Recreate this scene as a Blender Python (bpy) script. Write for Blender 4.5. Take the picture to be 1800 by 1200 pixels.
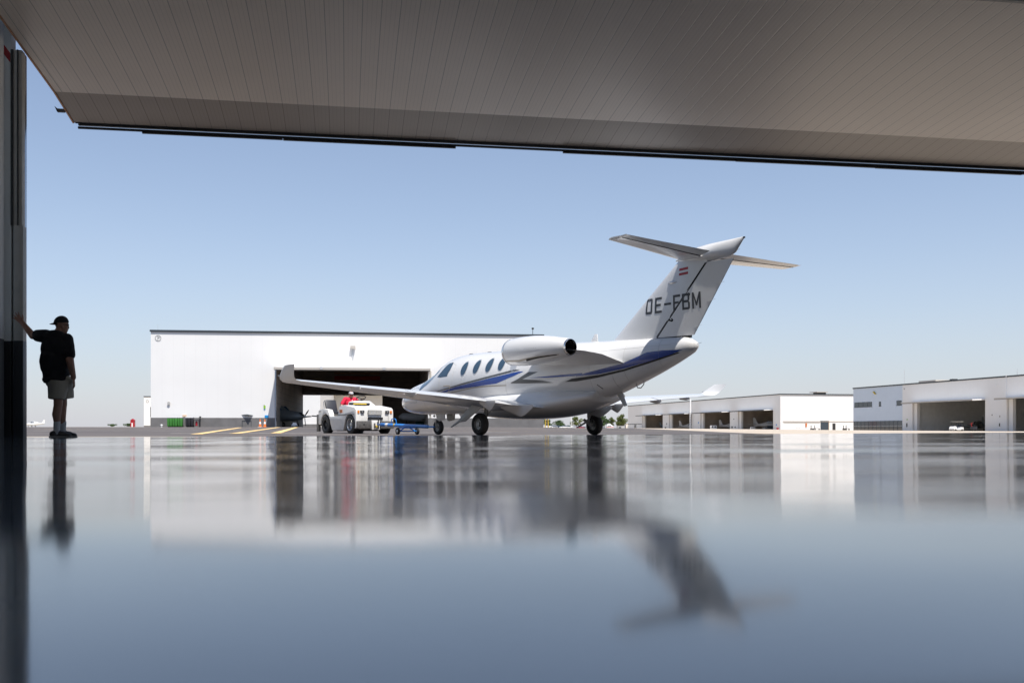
import bpy, bmesh, math, random
import numpy as np
from mathutils import Vector, Matrix, noise
from mathutils.bvhtree import BVHTree
random.seed(7); rng = np.random.default_rng(5)
R = math.radians
for o in list(bpy.data.objects): bpy.data.objects.remove(o)
S = bpy.context.scene
COL = S.collection

# ------------------------------------------------------------------ camera
F, CX, HZ, CZ = 1750.0, 900.0, 757.0, 0.075
cam_d = bpy.data.cameras.new('camera'); cam = bpy.data.objects.new('camera', cam_d); COL.objects.link(cam)
cam.location = (0, 0, CZ); cam.rotation_euler = (R(90), 0, 0)
cam_d.sensor_width = 36; cam_d.lens = 35; cam_d.shift_y = 157 / 1800
cam_d.clip_start = 0.02; cam_d.clip_end = 6000
cam_d.dof.use_dof = True; cam_d.dof.focus_distance = 24; cam_d.dof.aperture_fstop = 5.6
S.camera = cam
# ------------------------------------------------------------------ sky, sun, exposure
SUN = Vector((.21, -.374, .903)).normalized()          # towards the sun
elev = math.asin(SUN.z); az = math.atan2(SUN.x, SUN.y)
W = bpy.data.worlds.new('World'); S.world = W; W.use_nodes = True
nt = W.node_tree; bg = nt.nodes['Background']
sky = nt.nodes.new('ShaderNodeTexSky'); sky.sky_type = 'NISHITA'; sky.sun_disc = False
sky.sun_elevation = elev; sky.sun_rotation = az
sky.air_density = 1.0; sky.dust_density = .6; sky.ozone_density = 4.0; sky.altitude = 50
hs = nt.nodes.new('ShaderNodeHueSaturation'); hs.inputs['Saturation'].default_value = .80
mxs = nt.nodes.new('ShaderNodeMix'); mxs.data_type = 'RGBA'; mxs.blend_type = 'MULTIPLY'; mxs.inputs['Factor'].default_value = 1; mxs.inputs['B'].default_value = (.94, .975, 1.015, 1)
nt.links.new(sky.outputs[0], hs.inputs['Color']); nt.links.new(hs.outputs[0], mxs.inputs['A']); # summer haze whitening the lowest few degrees of the sky
wtc = nt.nodes.new('ShaderNodeTexCoord'); wsx = nt.nodes.new('ShaderNodeSeparateXYZ'); nt.links.new(wtc.outputs['Generated'], wsx.inputs[0])
wa = nt.nodes.new('ShaderNodeMath'); wa.operation = 'MULTIPLY'; nt.links.new(wsx.outputs[2], wa.inputs[0]); wa.inputs[1].default_value = -8.5
we = nt.nodes.new('ShaderNodeMath'); we.operation = 'EXPONENT'; nt.links.new(wa.outputs[0], we.inputs[0])
wn = nt.nodes.new('ShaderNodeTexNoise'); wn.inputs['Scale'].default_value = 1.6; wn.inputs['Detail'].default_value = 5
wmp = nt.nodes.new('ShaderNodeMapping'); wmp.inputs['Scale'].default_value = (1, 1, 7); nt.links.new(wtc.outputs['Generated'], wmp.inputs[0]); nt.links.new(wmp.outputs[0], wn.inputs['Vector'])
wr = nt.nodes.new('ShaderNodeMapRange'); wr.inputs['To Min'].default_value = .70; wr.inputs['To Max'].default_value = 1.0; nt.links.new(wn.outputs['Fac'], wr.inputs['Value'])
wm = nt.nodes.new('ShaderNodeMath'); wm.operation = 'MULTIPLY'; wm.use_clamp = True; nt.links.new(we.outputs[0], wm.inputs[0]); nt.links.new(wr.outputs[0], wm.inputs[1])
whz = nt.nodes.new('ShaderNodeMix'); whz.data_type = 'RGBA'; nt.links.new(wm.outputs[0], whz.inputs['Factor']); nt.links.new(mxs.outputs['Result'], whz.inputs['A']); whz.inputs['B'].default_value = (4.55, 4.55, 5.0, 1)
nt.links.new(whz.outputs['Result'], bg.inputs[0]); bg.inputs[1].default_value = 0.085
sd = bpy.data.lights.new('sun', 'SUN'); sd.energy = 3.9; sd.angle = R(.53); sd.color = (1, .955, .89)
so = bpy.data.objects.new('sun', sd); COL.objects.link(so)
so.rotation_euler = SUN.to_track_quat('Z', 'Y').to_euler()
S.view_settings.view_transform = 'Standard'; S.view_settings.look = 'None'
S.view_settings.exposure = 0.75; S.view_settings.gamma = 1
S.render.engine = 'CYCLES'; S.cycles.use_denoising = True
S.cycles.max_bounces = 10; S.cycles.diffuse_bounces = 5; S.cycles.glossy_bounces = 5
S.cycles.sample_clamp_indirect = 6; S.cycles.caustics_reflective = False; S.cycles.caustics_refractive = False

# ------------------------------------------------------------------ materials
def mat(name, col, rough=.5, metal=0., coat=0., var=.0, scale=3., bump=0., bscale=20., ior=1.5, spec=.5, detail=4., rvar=0., coatr=.04):
    m = bpy.data.materials.new(name); m.use_nodes = True
    n = m.node_tree.nodes; l = m.node_tree.links; b = n['Principled BSDF']
    b.inputs['Roughness'].default_value = rough; b.inputs['Metallic'].default_value = metal
    b.inputs['Coat Weight'].default_value = coat; b.inputs['Coat Roughness'].default_value = coatr
    b.inputs['IOR'].default_value = ior; b.inputs['Specular IOR Level'].default_value = spec
    b.inputs['Base Color'].default_value = (*col, 1)
    if var or bump or rvar:
        tc = n.new('ShaderNodeTexCoord')
        nz = n.new('ShaderNodeTexNoise'); nz.inputs['Scale'].default_value = scale; nz.inputs['Detail'].default_value = detail
        l.new(tc.outputs['Object'], nz.inputs['Vector'])
        if var:
            r = n.new('ShaderNodeValToRGB'); l.new(nz.outputs['Fac'], r.inputs[0])
            r.color_ramp.elements[0].position = .3; r.color_ramp.elements[1].position = .7
            r.color_ramp.elements[0].color = (*[max(0, c * (1 - var)) for c in col], 1)
            r.color_ramp.elements[1].color = (*[min(1, c * (1 + var)) for c in col], 1)
            l.new(r.outputs[0], b.inputs['Base Color'])
        if rvar:
            mr = n.new('ShaderNodeMapRange'); mr.inputs['To Min'].default_value = max(0, rough - rvar); mr.inputs['To Max'].default_value = rough + rvar
            l.new(nz.outputs['Fac'], mr.inputs['Value']); l.new(mr.outputs[0], b.inputs['Roughness'])
        if bump:
            n2 = n.new('ShaderNodeTexNoise'); n2.inputs['Scale'].default_value = bscale; n2.inputs['Detail'].default_value = 3
            l.new(tc.outputs['Object'], n2.inputs['Vector'])
            bp_ = n.new('ShaderNodeBump'); bp_.inputs['Strength'].default_value = 1; bp_.inputs['Distance'].default_value = bump
            l.new(n2.outputs['Fac'], bp_.inputs['Height']); l.new(bp_.outputs[0], b.inputs['Normal'])
    return m

def ribbed(name, col, period, groove, rough=.4, axis=0, depth=.004, var=.06, spec=.5, dark=.45, fine=0):
    """sheet metal panels with narrow grooves, in object coordinates"""
    m = mat(name, col, rough, var=var, scale=.35, spec=spec)
    n = m.node_tree.nodes; l = m.node_tree.links; b = n['Principled BSDF']
    tc = n.new('ShaderNodeTexCoord'); sx = n.new('ShaderNodeSeparateXYZ'); l.new(tc.outputs['Object'], sx.inputs[0])
    a = n.new('ShaderNodeMath'); a.operation = 'DIVIDE'; l.new(sx.outputs[axis], a.inputs[0]); a.inputs[1].default_value = period
    fr = n.new('ShaderNodeMath'); fr.operation = 'FRACT'; l.new(a.outputs[0], fr.inputs[0])
    pp = n.new('ShaderNodeMath'); pp.operation = 'PINGPONG'; l.new(fr.outputs[0], pp.inputs[0]); pp.inputs[1].default_value = .5
    st = n.new('ShaderNodeMapRange'); st.inputs['From Min'].default_value = 0; st.inputs['From Max'].default_value = groove / period
    l.new(pp.outputs[0], st.inputs['Value'])
    bu = n.new('ShaderNodeBump'); bu.inputs['Distance'].default_value = depth; bu.inputs['Strength'].default_value = 1
    l.new(st.outputs[0], bu.inputs['Height']); l.new(bu.outputs[0], b.inputs['Normal'])
    if fine:
        a2 = n.new('ShaderNodeMath'); a2.operation = 'DIVIDE'; l.new(sx.outputs[axis], a2.inputs[0]); a2.inputs[1].default_value = period/4
        f2 = n.new('ShaderNodeMath'); f2.operation = 'FRACT'; l.new(a2.outputs[0], f2.inputs[0])
        p2 = n.new('ShaderNodeMath'); p2.operation = 'PINGPONG'; l.new(f2.outputs[0], p2.inputs[0]); p2.inputs[1].default_value = .5
        s2 = n.new('ShaderNodeMapRange'); s2.inputs['From Max'].default_value = .07; s2.inputs['To Min'].default_value = fine; l.new(p2.outputs[0], s2.inputs['Value'])
        mm = n.new('ShaderNodeMath'); mm.operation = 'MULTIPLY'; l.new(st.outputs[0], mm.inputs[0]); l.new(s2.outputs[0], mm.inputs[1]); st = mm
    src = b.inputs['Base Color'].links[0].from_socket
    mx = n.new('ShaderNodeMix'); mx.data_type = 'RGBA'
    l.new(st.outputs[0], mx.inputs['Factor']); mx.inputs['A'].default_value = (*[c * dark for c in col], 1)
    l.new(src, mx.inputs['B']); l.new(mx.outputs['Result'], b.inputs['Base Color'])
    return m

def glassy(name, col, rough=.05): return mat(name, col, rough, ior=1.6, spec=.8)

MT = {
 'paint': mat('aircraft_white_paint', (.68, .68, .68), .22, coat=.6, var=.015, scale=2),
 'blue': mat('blue_paint', (.003, .04, .26), .25, coat=.5),
 'grey_stripe': mat('grey_paint', (.075, .075, .075), .3, coat=.4),
 'tan_line': mat('tan_line', (.30, .26, .21), .35),
 'black': mat('black_paint', (.012, .012, .013), .45),
 'gap': mat('dark_gap', (.01, .01, .01), .8),
 'red': mat('red_paint', (.35, .01, .02), .4),
 'letter': mat('dark_grey_letters', (.035, .037, .042), .4),
 'tyre': mat('tyre_rubber', (.018, .018, .018), .75, var=.25, scale=30),
 'rim': mat('wheel_rim', (.32, .32, .31), .4, .5, var=.15, scale=12),
 'metal': mat('bare_metal', (.5, .5, .5), .3, .9, var=.1, scale=8),
 'chrome': mat('polished_metal', (.75, .74, .72), .12, 1),
 'gear': mat('gear_grey', (.42, .42, .41), .4, var=.1, scale=9),
 'glass': glassy('aircraft_glass', (.035, .07, .11), .04),
 'seal': mat('window_frame_seal', (.55, .56, .57), .3, .4),
 'darkmetal': mat('dark_metal', (.05, .05, .05), .5, .5),
 'exhaust': mat('exhaust_dark', (.012, .01, .009), .6, .4),
 'tugwhite': mat('tug_white_paint', (.73, .715, .68), .38, coat=.2, var=.07, scale=5),
 'tuggrey': mat('bumper_grey', (.10, .095, .09), .6, var=.3, scale=14),
 'orange': mat('orange_lens', (.75, .22, .02), .25, coat=.5),
 'orangesign': mat('orange_plate', (.55, .17, .05), .5),
 'vinyl': mat('black_vinyl', (.03, .032, .04), .4),
 'yellow': mat('yellow_paint', (.65, .45, .04), .5, var=.15, scale=20),
 'towblue': mat('tow_bar_blue', (.01, .20, .62), .35, coat=.3, var=.12, scale=10),
 'wall': ribbed('white_wall_panels', (.78, .77, .755), 1.05, .02, .5, 0, .0008, .02, dark=.92),
 'office_blue': mat('pale_blue_grey_cladding', (.56, .64, .74), .5, var=.02, scale=.6),
 'wallv': mat('white_wall_plain', (.78, .77, .755), .5, var=.02, scale=.6),
 'band': mat('grey_masonry_band', (.155, .15, .15), .8, var=.14, scale=1.2, bump=.004, bscale=14),
 'trim': mat('dark_roof_trim', (.035, .045, .055), .5),
 'interior': ribbed('hangar_inner_cladding', (.44, .38, .33), .6, .03, .7, 2, .01, .2),
 'interior_red': mat('red_beam', (.50, .03, .03), .6),
 'beam': mat('painted_beam', (.50, .27, .16), .6),
 'shelf': mat('light_beam', (.45, .42, .38), .6),
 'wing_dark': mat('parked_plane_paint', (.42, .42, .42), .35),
 'plane_navy': mat('parked_plane_dark_paint', (.10, .115, .12), .35, coat=.3),
 'teal': mat('teal_cover', (.03, .16, .17), .6),
 'officeglass': glassy('office_glass', (.02, .035, .05), .06),
 'bin_green': mat('green_plastic', (.05, .22, .035), .5, var=.15, scale=6),
 'bin_black': mat('black_plastic', (.022, .022, .026), .5),
 'cone': mat('cone_orange', (.8, .2, .04), .5),
 'cone_white': mat('cone_white', (.8, .8, .8), .5),
 'sign_blue': mat('sign_blue', (.01, .25, .6), .4),
 'sign_tan': mat('sign_tan', (.72, .52, .36), .5),
 'sign_green': mat('sign_green', (.25, .5, .03), .5),
 'trunk': mat('bark', (.10, .075, .055), .9, var=.3, scale=4),
 'leaf_a': mat('leaves_dark', (.045, .085, .022), .7, var=.35, scale=1.5),
 'leaf_b': mat('leaves_olive', (.095, .12, .025), .7, var=.35, scale=1.5),
 'skin': mat('skin', (.36, .19, .13), .55, var=.08, scale=20),
 'shirt_black': mat('black_cotton', (.012, .012, .014), .9, bump=.004, bscale=18),
 'shorts': mat('khaki_cotton', (.40, .36, .29), .9, bump=.004, bscale=22),
 'sock': mat('white_sock', (.62, .62, .62), .9, bump=.002, bscale=90),
 'shoe': mat('shoe_leather', (.055, .05, .045), .6, var=.5, scale=30),
 'sole': mat('shoe_sole', (.25, .24, .22), .7),
 'cap': mat('black_cap', (.015, .015, .018), .85),
 'polo_red': mat('red_polo', (.62, .012, .05), .85, bump=.004, bscale=18),
 'cap_grey': mat('pale_cap', (.42, .42, .44), .8),
 'pants': mat('dark_trousers', (.03, .03, .04), .9),
 'carw': mat('car_white', (.75, .75, .74), .25, coat=.6), 'carr': mat('car_red', (.45, .02, .02), .25, coat=.6),
 'card': mat('car_dark', (.03, .04, .05), .25, coat=.6), 'cars': mat('car_silver', (.45, .46, .48), .3, .5, coat=.5),
 'concrete_box': mat('pale_shed', (.72, .66, .58), .7),
 'post': mat('door_post_paint', (.46, .45, .42), .55, var=.1, scale=4),
 'strip': mat('galvanised_strip', (.33, .36, .42), .22, .9, var=.12, scale=3),
 'insidewall': mat('hangar_inside_white', (.76, .77, .76), .6, var=.06, scale=1.3),
 'blackband': mat('black_band_paint', (.02, .022, .025), .5),
 'seal_rubber': mat('door_rubber_seal', (.012, .012, .014), .7),
 'roofdeck': mat('roof_membrane', (.55, .54, .52), .8),
}

# door underside
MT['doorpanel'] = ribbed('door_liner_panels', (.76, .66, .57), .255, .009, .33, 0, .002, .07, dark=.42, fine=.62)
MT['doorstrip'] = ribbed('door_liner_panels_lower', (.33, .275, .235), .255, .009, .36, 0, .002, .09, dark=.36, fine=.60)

def ground_mat():
    m = bpy.data.materials.new('apron_asphalt'); m.use_nodes = True
    n = m.node_tree.nodes; l = m.node_tree.links; b = n['Principled BSDF']; b.inputs['Roughness'].default_value = .85
    tc = n.new('ShaderNodeTexCoord')
    def nz(s, d=5, sc=(1, 1, 1)):
        mp = n.new('ShaderNodeMapping'); mp.inputs['Scale'].default_value = sc; l.new(tc.outputs['Object'], mp.inputs[0])
        t = n.new('ShaderNodeTexNoise'); t.inputs['Scale'].default_value = s; t.inputs['Detail'].default_value = d; l.new(mp.outputs[0], t.inputs['Vector']); return t.outputs['Fac']
    def ramp(f, a, b_, p0=.35, p1=.65):
        r = n.new('ShaderNodeValToRGB'); l.new(f, r.inputs[0]); r.color_ramp.elements[0].position = p0; r.color_ramp.elements[1].position = p1
        r.color_ramp.elements[0].color = (*a, 1); r.color_ramp.elements[1].color = (*b_, 1); return r.outputs[0]
    base = ramp(nz(.25, 8), (.085, .076, .075), (.125, .112, .107))
    streak = ramp(nz(.9, 6, (.05, 1, 1)), (.65, .65, .65), (1.15, 1.12, 1.1), .3, .7)
    mx = n.new('ShaderNodeMix'); mx.data_type = 'RGBA'; mx.blend_type = 'MULTIPLY'; mx.inputs['Factor'].default_value = 1
    l.new(base, mx.inputs['A']); l.new(streak, mx.inputs['B'])
    dry = ramp(nz(.02, 6), (.34, .27, .18), (.50, .42, .31))
    sx = n.new('ShaderNodeSeparateXYZ'); l.new(tc.outputs['Object'], sx.inputs[0])
    # beyond the far taxiway: dry tan grass and pale concrete
    ad = n.new('ShaderNodeMath'); ad.operation = 'MULTIPLY_ADD'; l.new(nz(.01, 3), ad.inputs[0]); ad.inputs[1].default_value = 60; l.new(sx.outputs[1], ad.inputs[2])
    mr = n.new('ShaderNodeMapRange'); mr.inputs['From Min'].default_value = 205; mr.inputs['From Max'].default_value = 212; l.new(ad.outputs[0], mr.inputs['Value'])
    m2 = n.new('ShaderNodeMix'); m2.data_type = 'RGBA'; l.new(mr.outputs[0], m2.inputs['Factor']); l.new(mx.outputs['Result'], m2.inputs['A']); l.new(dry, m2.inputs['B'])
    # pale concrete lane on the right hand side in front of the hangars
    ax = n.new('ShaderNodeMapRange'); ax.inputs['From Min'].default_value = 6.5; ax.inputs['From Max'].default_value = 6.9; my_ = n.new('ShaderNodeMath'); my_.operation = 'MULTIPLY_ADD'; l.new(sx.outputs[1], my_.inputs[0]); my_.inputs[1].default_value = -.05; l.new(sx.outputs[0], my_.inputs[2]); l.new(my_.outputs[0], ax.inputs['Value'])
    m3 = n.new('ShaderNodeMix'); m3.data_type = 'RGBA'; l.new(ax.outputs[0], m3.inputs['Factor']); l.new(m2.outputs['Result'], m3.inputs['A'])
    l.new(ramp(nz(.4, 6), (.38, .32, .255), (.50, .43, .35)), m3.inputs['B'])
    # pale pad added before our own hangar to bounce light onto the door
    ay = n.new('ShaderNodeMapRange'); ay.inputs['From Min'].default_value = 21.2; ay.inputs['From Max'].default_value = 21.0; l.new(sx.outputs[1], ay.inputs['Value'])
    m4 = n.new('ShaderNodeMix'); m4.data_type = 'RGBA'; l.new(ay.outputs[0], m4.inputs['Factor']); l.new(m3.outputs['Result'], m4.inputs['A']); l.new(ramp(nz(.5, 6), (.42, .37, .31), (.50, .45, .38)), m4.inputs['B'])
    l.new(m4.outputs['Result'], b.inputs['Base Color'])
    bu = n.new('ShaderNodeBump'); bu.inputs['Distance'].default_value = .01; l.new(nz(8, 6), bu.inputs['Height']); l.new(bu.outputs[0], b.inputs['Normal'])
    return m

def floor_mat():
    m = bpy.data.materials.new('epoxy_floor'); m.use_nodes = True
    n = m.node_tree.nodes; l = m.node_tree.links; b = n['Principled BSDF']
    tc = n.new('ShaderNodeTexCoord')
    def nz(s, d=3, sc=(1, 1, 1), rgh=.5):
        mp = n.new('ShaderNodeMapping'); mp.inputs['Scale'].default_value = sc; l.new(tc.outputs['Object'], mp.inputs[0])
        t = n.new('ShaderNodeTexNoise'); t.inputs['Scale'].default_value = s; t.inputs['Detail'].default_value = d; t.inputs['Roughness'].default_value = rgh
        l.new(mp.outputs[0], t.inputs['Vector']); return t.outputs['Fac']
    r = n.new('ShaderNodeValToRGB'); l.new(nz(2.2, 6), r.inputs[0])
    r.color_ramp.elements[0].position = .32; r.color_ramp.elements[1].position = .68
    r.color_ramp.elements[0].color = (.13, .17, .225, 1); r.color_ramp.elements[1].color = (.32, .38, .45, 1)
    # a few dark scuffs
    r2 = n.new('ShaderNodeValToRGB'); l.new(nz(14, 3), r2.inputs[0]); r2.color_ramp.elements[0].position = .60; r2.color_ramp.elements[1].position = .70
    r2.color_ramp.elements[0].color = (1, 1, 1, 1); r2.color_ramp.elements[1].color = (.35, .35, .37, 1)
    mx = n.new('ShaderNodeMix'); mx.data_type = 'RGBA'; mx.blend_type = 'MULTIPLY'; mx.inputs['Factor'].default_value = 1
    l.new(r.outputs[0], mx.inputs['A']); l.new(r2.outputs[0], mx.inputs['B']); l.new(mx.outputs['Result'], b.inputs['Base Color'])
    b.inputs['IOR'].default_value = 2.35
    mr = n.new('ShaderNodeMapRange'); mr.inputs['To Min'].default_value = .015; mr.inputs['To Max'].default_value = .07
    l.new(nz(1.6, 4), mr.inputs['Value'])
    fy = n.new('ShaderNodeSeparateXYZ'); l.new(tc.outputs['Object'], fy.inputs[0])
    fm = n.new('ShaderNodeMapRange'); fm.inputs['From Min'].default_value = .18; fm.inputs['From Max'].default_value = .55; fm.inputs['To Min'].default_value = .036; fm.inputs['To Max'].default_value = 0
    l.new(fy.outputs[1], fm.inputs['Value']); fa = n.new('ShaderNodeMath'); l.new(mr.outputs[0], fa.inputs[0]); l.new(fm.outputs[0], fa.inputs[1]); l.new(fa.outputs[0], b.inputs['Roughness'])
    b1 = n.new('ShaderNodeBump'); b1.inputs['Distance'].default_value = FL_B1; l.new(nz(1.3, 2), b1.inputs['Height'])
    b2 = n.new('ShaderNodeBump'); b2.inputs['Distance'].default_value = FL_B2; l.new(nz(4.5, 2), b2.inputs['Height']); l.new(b1.outputs[0], b2.inputs['Normal'])
    l.new(b2.outputs[0], b.inputs['Normal'])
    # dusty, worn patches reflect a little less than the clean coating
    sp = n.new('ShaderNodeMapRange'); sp.inputs['From Min'].default_value = .35; sp.inputs['From Max'].default_value = .62; sp.inputs['To Min'].default_value = .42; sp.inputs['To Max'].default_value = .70
    l.new(nz(7, 6, (1, 2.2, 1), .62), sp.inputs['Value']); l.new(sp.outputs[0], b.inputs['Specular IOR Level'])
    # thin film of dust : patchy, breaks the mirror
    df = n.new('ShaderNodeBsdfDiffuse'); df.inputs['Color'].default_value = (.62, .68, .78, 1); mxs_ = n.new('ShaderNodeMixShader')
    dm = n.new('ShaderNodeMapRange'); dm.inputs['From Min'].default_value = .42; dm.inputs['From Max'].default_value = .70; dm.inputs['To Min'].default_value = .0; dm.inputs['To Max'].default_value = .10
    l.new(nz(9, 8, (1, 1.5, 1), .68), dm.inputs['Value']); l.new(dm.outputs[0], mxs_.inputs[0]); l.new(b.outputs[0], mxs_.inputs[1]); l.new(df.outputs[0], mxs_.inputs[2])
    l.new(mxs_.outputs[0], n['Material Output'].inputs['Surface'])
    return m
FL_B1, FL_B2 = .0045, .0007

# ------------------------------------------------------------------ mesh helpers
class MB:
    def __init__(s): s.v = []; s.f = []
    def add(s, vs, fs):
        b = len(s.v); s.v += [tuple(v) for v in vs]; s.f += [tuple(i + b for i in f) for f in fs]; return s
    def box(s, x0, x1, y0, y1, z0, z1):
        vs = [(x0,y0,z0),(x1,y0,z0),(x1,y1,z0),(x0,y1,z0),(x0,y0,z1),(x1,y0,z1),(x1,y1,z1),(x0,y1,z1)]
        return s.add(vs, [(3,2,1,0),(4,5,6,7),(0,1,5,4),(1,2,6,5),(2,3,7,6),(3,0,4,7)])
    def loft(s, rings, cap0=True, cap1=True, closed=True):
        n = len(rings[0]); b = len(s.v)
        for r in rings: s.v += [tuple(p) for p in r]
        for i in range(len(rings) - 1):
            for j in range(n if closed else n - 1):
                k = (j + 1) % n
                s.f.append((b+i*n+j, b+i*n+k, b+(i+1)*n+k, b+(i+1)*n+j))
        if cap0: s.f.append(tuple(b + j for j in reversed(range(n))))
        if cap1: s.f.append(tuple(b + (len(rings)-1)*n + j for j in range(n)))
        return s
    def tube(s, p0, p1, r0, r1=None, n=12, caps=True):
        r1 = r0 if r1 is None else r1; p0 = Vector(p0); p1 = Vector(p1); d = (p1 - p0).normalized()
        u = d.orthogonal().normalized(); w = d.cross(u)
        ring = lambda c, r: [c + r * (math.cos(2*math.pi*i/n) * u + math.sin(2*math.pi*i/n) * w) for i in range(n)]
        return s.loft([ring(p0, r0), ring(p1, r1)], caps, caps)
    def path(s, pts, r, n=8):
        for a, b in zip(pts[:-1], pts[1:]): s.tube(a, b, r, r, n)
        return s
    def lathe(s, prof, c, axis='x', n=32, caps=(False, False)):
        rings = []
        for t, r in prof:
            rr = []
            for i in range(n):
                a = 2*math.pi*i/n; p, q = r*math.cos(a), r*math.sin(a)
                rr.append({'x': (c[0]+t, c[1]+p, c[2]+q), 'y': (c[0]+q, c[1]+t, c[2]+p), 'z': (c[0]+p, c[1]+q, c[2]+t)}[axis])
            rings.append(rr)
        return s.loft(rings, caps[0], caps[1])
    def prism(s, poly, a0, a1, axis='y'):
        def P(p, a): return {'y': (p[0], a, p[1]), 'x': (a, p[0], p[1]), 'z': (p[0], p[1], a)}[axis]
        return s.loft([[P(p, a0) for p in poly], [P(p, a1) for p in poly]])
    def build(s, name, m, parent=None, loc=None, rot=None, smooth=True, bevel=0, fix=True, angle=35):
        me = bpy.data.meshes.new(name); me.from_pydata(s.v, [], s.f)
        if fix or bevel:
            bm = bmesh.new(); bm.from_mesh(me); bmesh.ops.recalc_face_normals(bm, faces=bm.faces)
            if bevel:
                es = [e for e in bm.edges if len(e.link_faces) == 2 and e.calc_face_angle(0) > R(40)]
                bmesh.ops.bevel(bm, geom=es, offset=bevel, segments=2, profile=.6, affect='EDGES', clamp_overlap=True)
            bm.to_mesh(me); bm.free()
        if smooth:
            me.shade_smooth()
            me.set_sharp_from_angle(angle=R(angle))
        me.materials.append(MT[m] if isinstance(m, str) else m)
        o = bpy.data.objects.new(name, me); COL.objects.link(o)
        if parent: o.parent = parent
        if loc is not None: o.location = loc
        if rot is not None: o.rotation_euler = rot
        return o
def tag(o, label=None, cat=None, group=None, kind=None):
    for k, v in (('label', label), ('category', cat), ('group', group), ('kind', kind)):
        if v: o[k] = v
    return o
def thing(name, label, cat, loc=(0,0,0), rotz=0, group=None):
    o = bpy.data.objects.new(name, None); COL.objects.link(o); o.location = loc; o.rotation_euler = (0, 0, rotz)
    o.empty_display_size = .3
    return tag(o, label, cat, group)
def copy_tree(o, parent=None):
    c = o.copy(); COL.objects.link(c)
    if parent: c.parent = parent
    for ch in [k for k in bpy.data.objects if k.parent == o]: copy_tree(ch, c)
    return c
def px2(u, d): return ((u - CX) / F * d, d)

# ------------------------------------------------------------------ terrain
def sstep(a, b, x):
    t = np.clip((x - a) / (b - a), 0, 1); return t*t*(3-2*t)
def T(x, y):
    w = 1 - sstep(-10, 62, x)
    r = np.where(y < 30, 0, np.where(y < 96, .0074*(y-30), .0074*66 + .0040*(np.minimum(y, 1500)-96)))
    r = r * w - .045
    return r + (1 - w) * sstep(60, 160, y) * .05
DA = R(9.4)                                    # our hangar's long axis
U = Vector((math.cos(DA), math.sin(DA))); V = Vector((-math.sin(DA), math.cos(DA)))
J = Vector((-7.12, 14.6))                      # door jamb
def yedge(x): return J.y + (x - J.x) * math.tan(DA) + .12
def H(u, v, z=0): p = J + U*u + V*v; return Vector((p.x, p.y, z))

# floor profile: long shallow swell in the slab, integrated from its slope
TR = np.array([757, 768, 893, 912, 935, 958, 985, 1020, 1060, 1110, 1160, 1230, 1400.])
TV = np.array([0,   4,   40,  36,  18,  13,  26,  48,   62,   68,   62,   42,   18.])
_ys = np.exp(np.linspace(math.log(16.1), math.log(.12), 4000)); _h = np.zeros_like(_ys); _h[0] = .069
for i in range(1, len(_ys)):
    row = HZ + F * _h[i-1] / _ys[i-1]
    s = np.interp(row, TR, TV) / F             # downhill going away from the camera
    _h[i] = _h[i-1] - s * (_ys[i-1] - _ys[i])
_ysr, _zr = _ys[::-1], (CZ - _h)[::-1]
def floor_z(x, y): return float(np.interp(y, _ysr, _zr)) + .0045 * x

def build_floor():
    nx, ny = 230, 520
    def rip(x, y):
        n_ = lambda x, y: noise.noise(Vector((x*9, y*22, 2.2))) * .0005 * (1 if y < .6 else max(0, 1.6 - y)) + noise.noise(Vector((x*26, y*40, 5.2))) * .00016 * (1 if y < .5 else max(0, 1.5 - y))
        if y < .3: return n_(x, y)
        a = min(1, (y - .3) / .5)
        return a * (noise.noise(Vector((x*1.1, y*2.6, 3.1))) * .0022 + noise.noise(Vector((x*2.6, y*9.0, 7.7))) * .0010 + noise.noise(Vector((x*6, y*22.0, 4.7))) * .00026 * min(1, y) + noise.noise(Vector((x*.35, y*.9, 1.7))) * .0022) + n_(x, y)
    xs = np.sinh(np.linspace(-4.6, 4.6, nx)); xs = xs / abs(xs[0]) * 26
    ss = np.linspace(0, 1, ny)
    mb = MB(); rows = []
    for yb in (-30, -8, -2, 0): rows.append([(x, yb, floor_z(x*.3, .12)) for x in xs])
    for s in ss: rows.append([(x, .12 * (yedge(x)/.12)**s, floor_z(x, .12 * (yedge(x)/.12)**s) + rip(x, .12 * (yedge(x)/.12)**s)) for x in xs])
    mb.loft(rows, False, False, closed=False)
    mb.f = [tuple(reversed(f)) for f in mb.f]
    # slab edge face
    b = len(mb.v); last = rows[-1]
    for p in last: mb.v.append((p[0], p[1], p[2] - .25))
    off = b - nx
    for j in range(nx - 1): mb.f.append((off+j, b+j, b+j+1, off+j+1))
    o = mb.build('floor', floor_mat(), fix=False, angle=50)
    if o.data.polygons[5000].normal.z < 0: o.data.flip_normals()
    return tag(o, kind='structure')
build_floor()

def build_ground():
    ys = np.concatenate([np.linspace(0, 40, 60), np.linspace(41, 160, 90), np.linspace(165, 620, 60), np.geomspace(650, 5000, 14)])
    xs = np.concatenate([-np.geomspace(3500, 130, 14), np.linspace(-110, 150, 120), np.geomspace(165, 3500, 14)])
    mb = MB(); rows = []
    for i, t in enumerate(ys):
        rows.append([(x, (yedge(np.clip(x, -60, 60)) - .02) * (1 - sstep(0, 60, t)) + t, 0) for x in xs])
    rows = [[(x, y, float(T(x, y)) - (0.03 if i == 0 else 0)) for x, y, _ in r] for i, r in enumerate(rows)]
    # the apron may not stand above the slab at its edge
    rows = [[(x, y, min(z, floor_z(np.clip(x, -26, 26), 16) - .006) if y - yedge(np.clip(x,-60,60)) < 1.5 else z) for x, y, z in r] for r in rows]
    mb.loft(rows, False, False, closed=False)
    o = mb.build('apron', ground_mat(), fix=False, angle=60)
    if o.data.polygons[500].normal.z < 0: o.data.flip_normals()
    tag(o, kind='structure')
build_ground()

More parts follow.
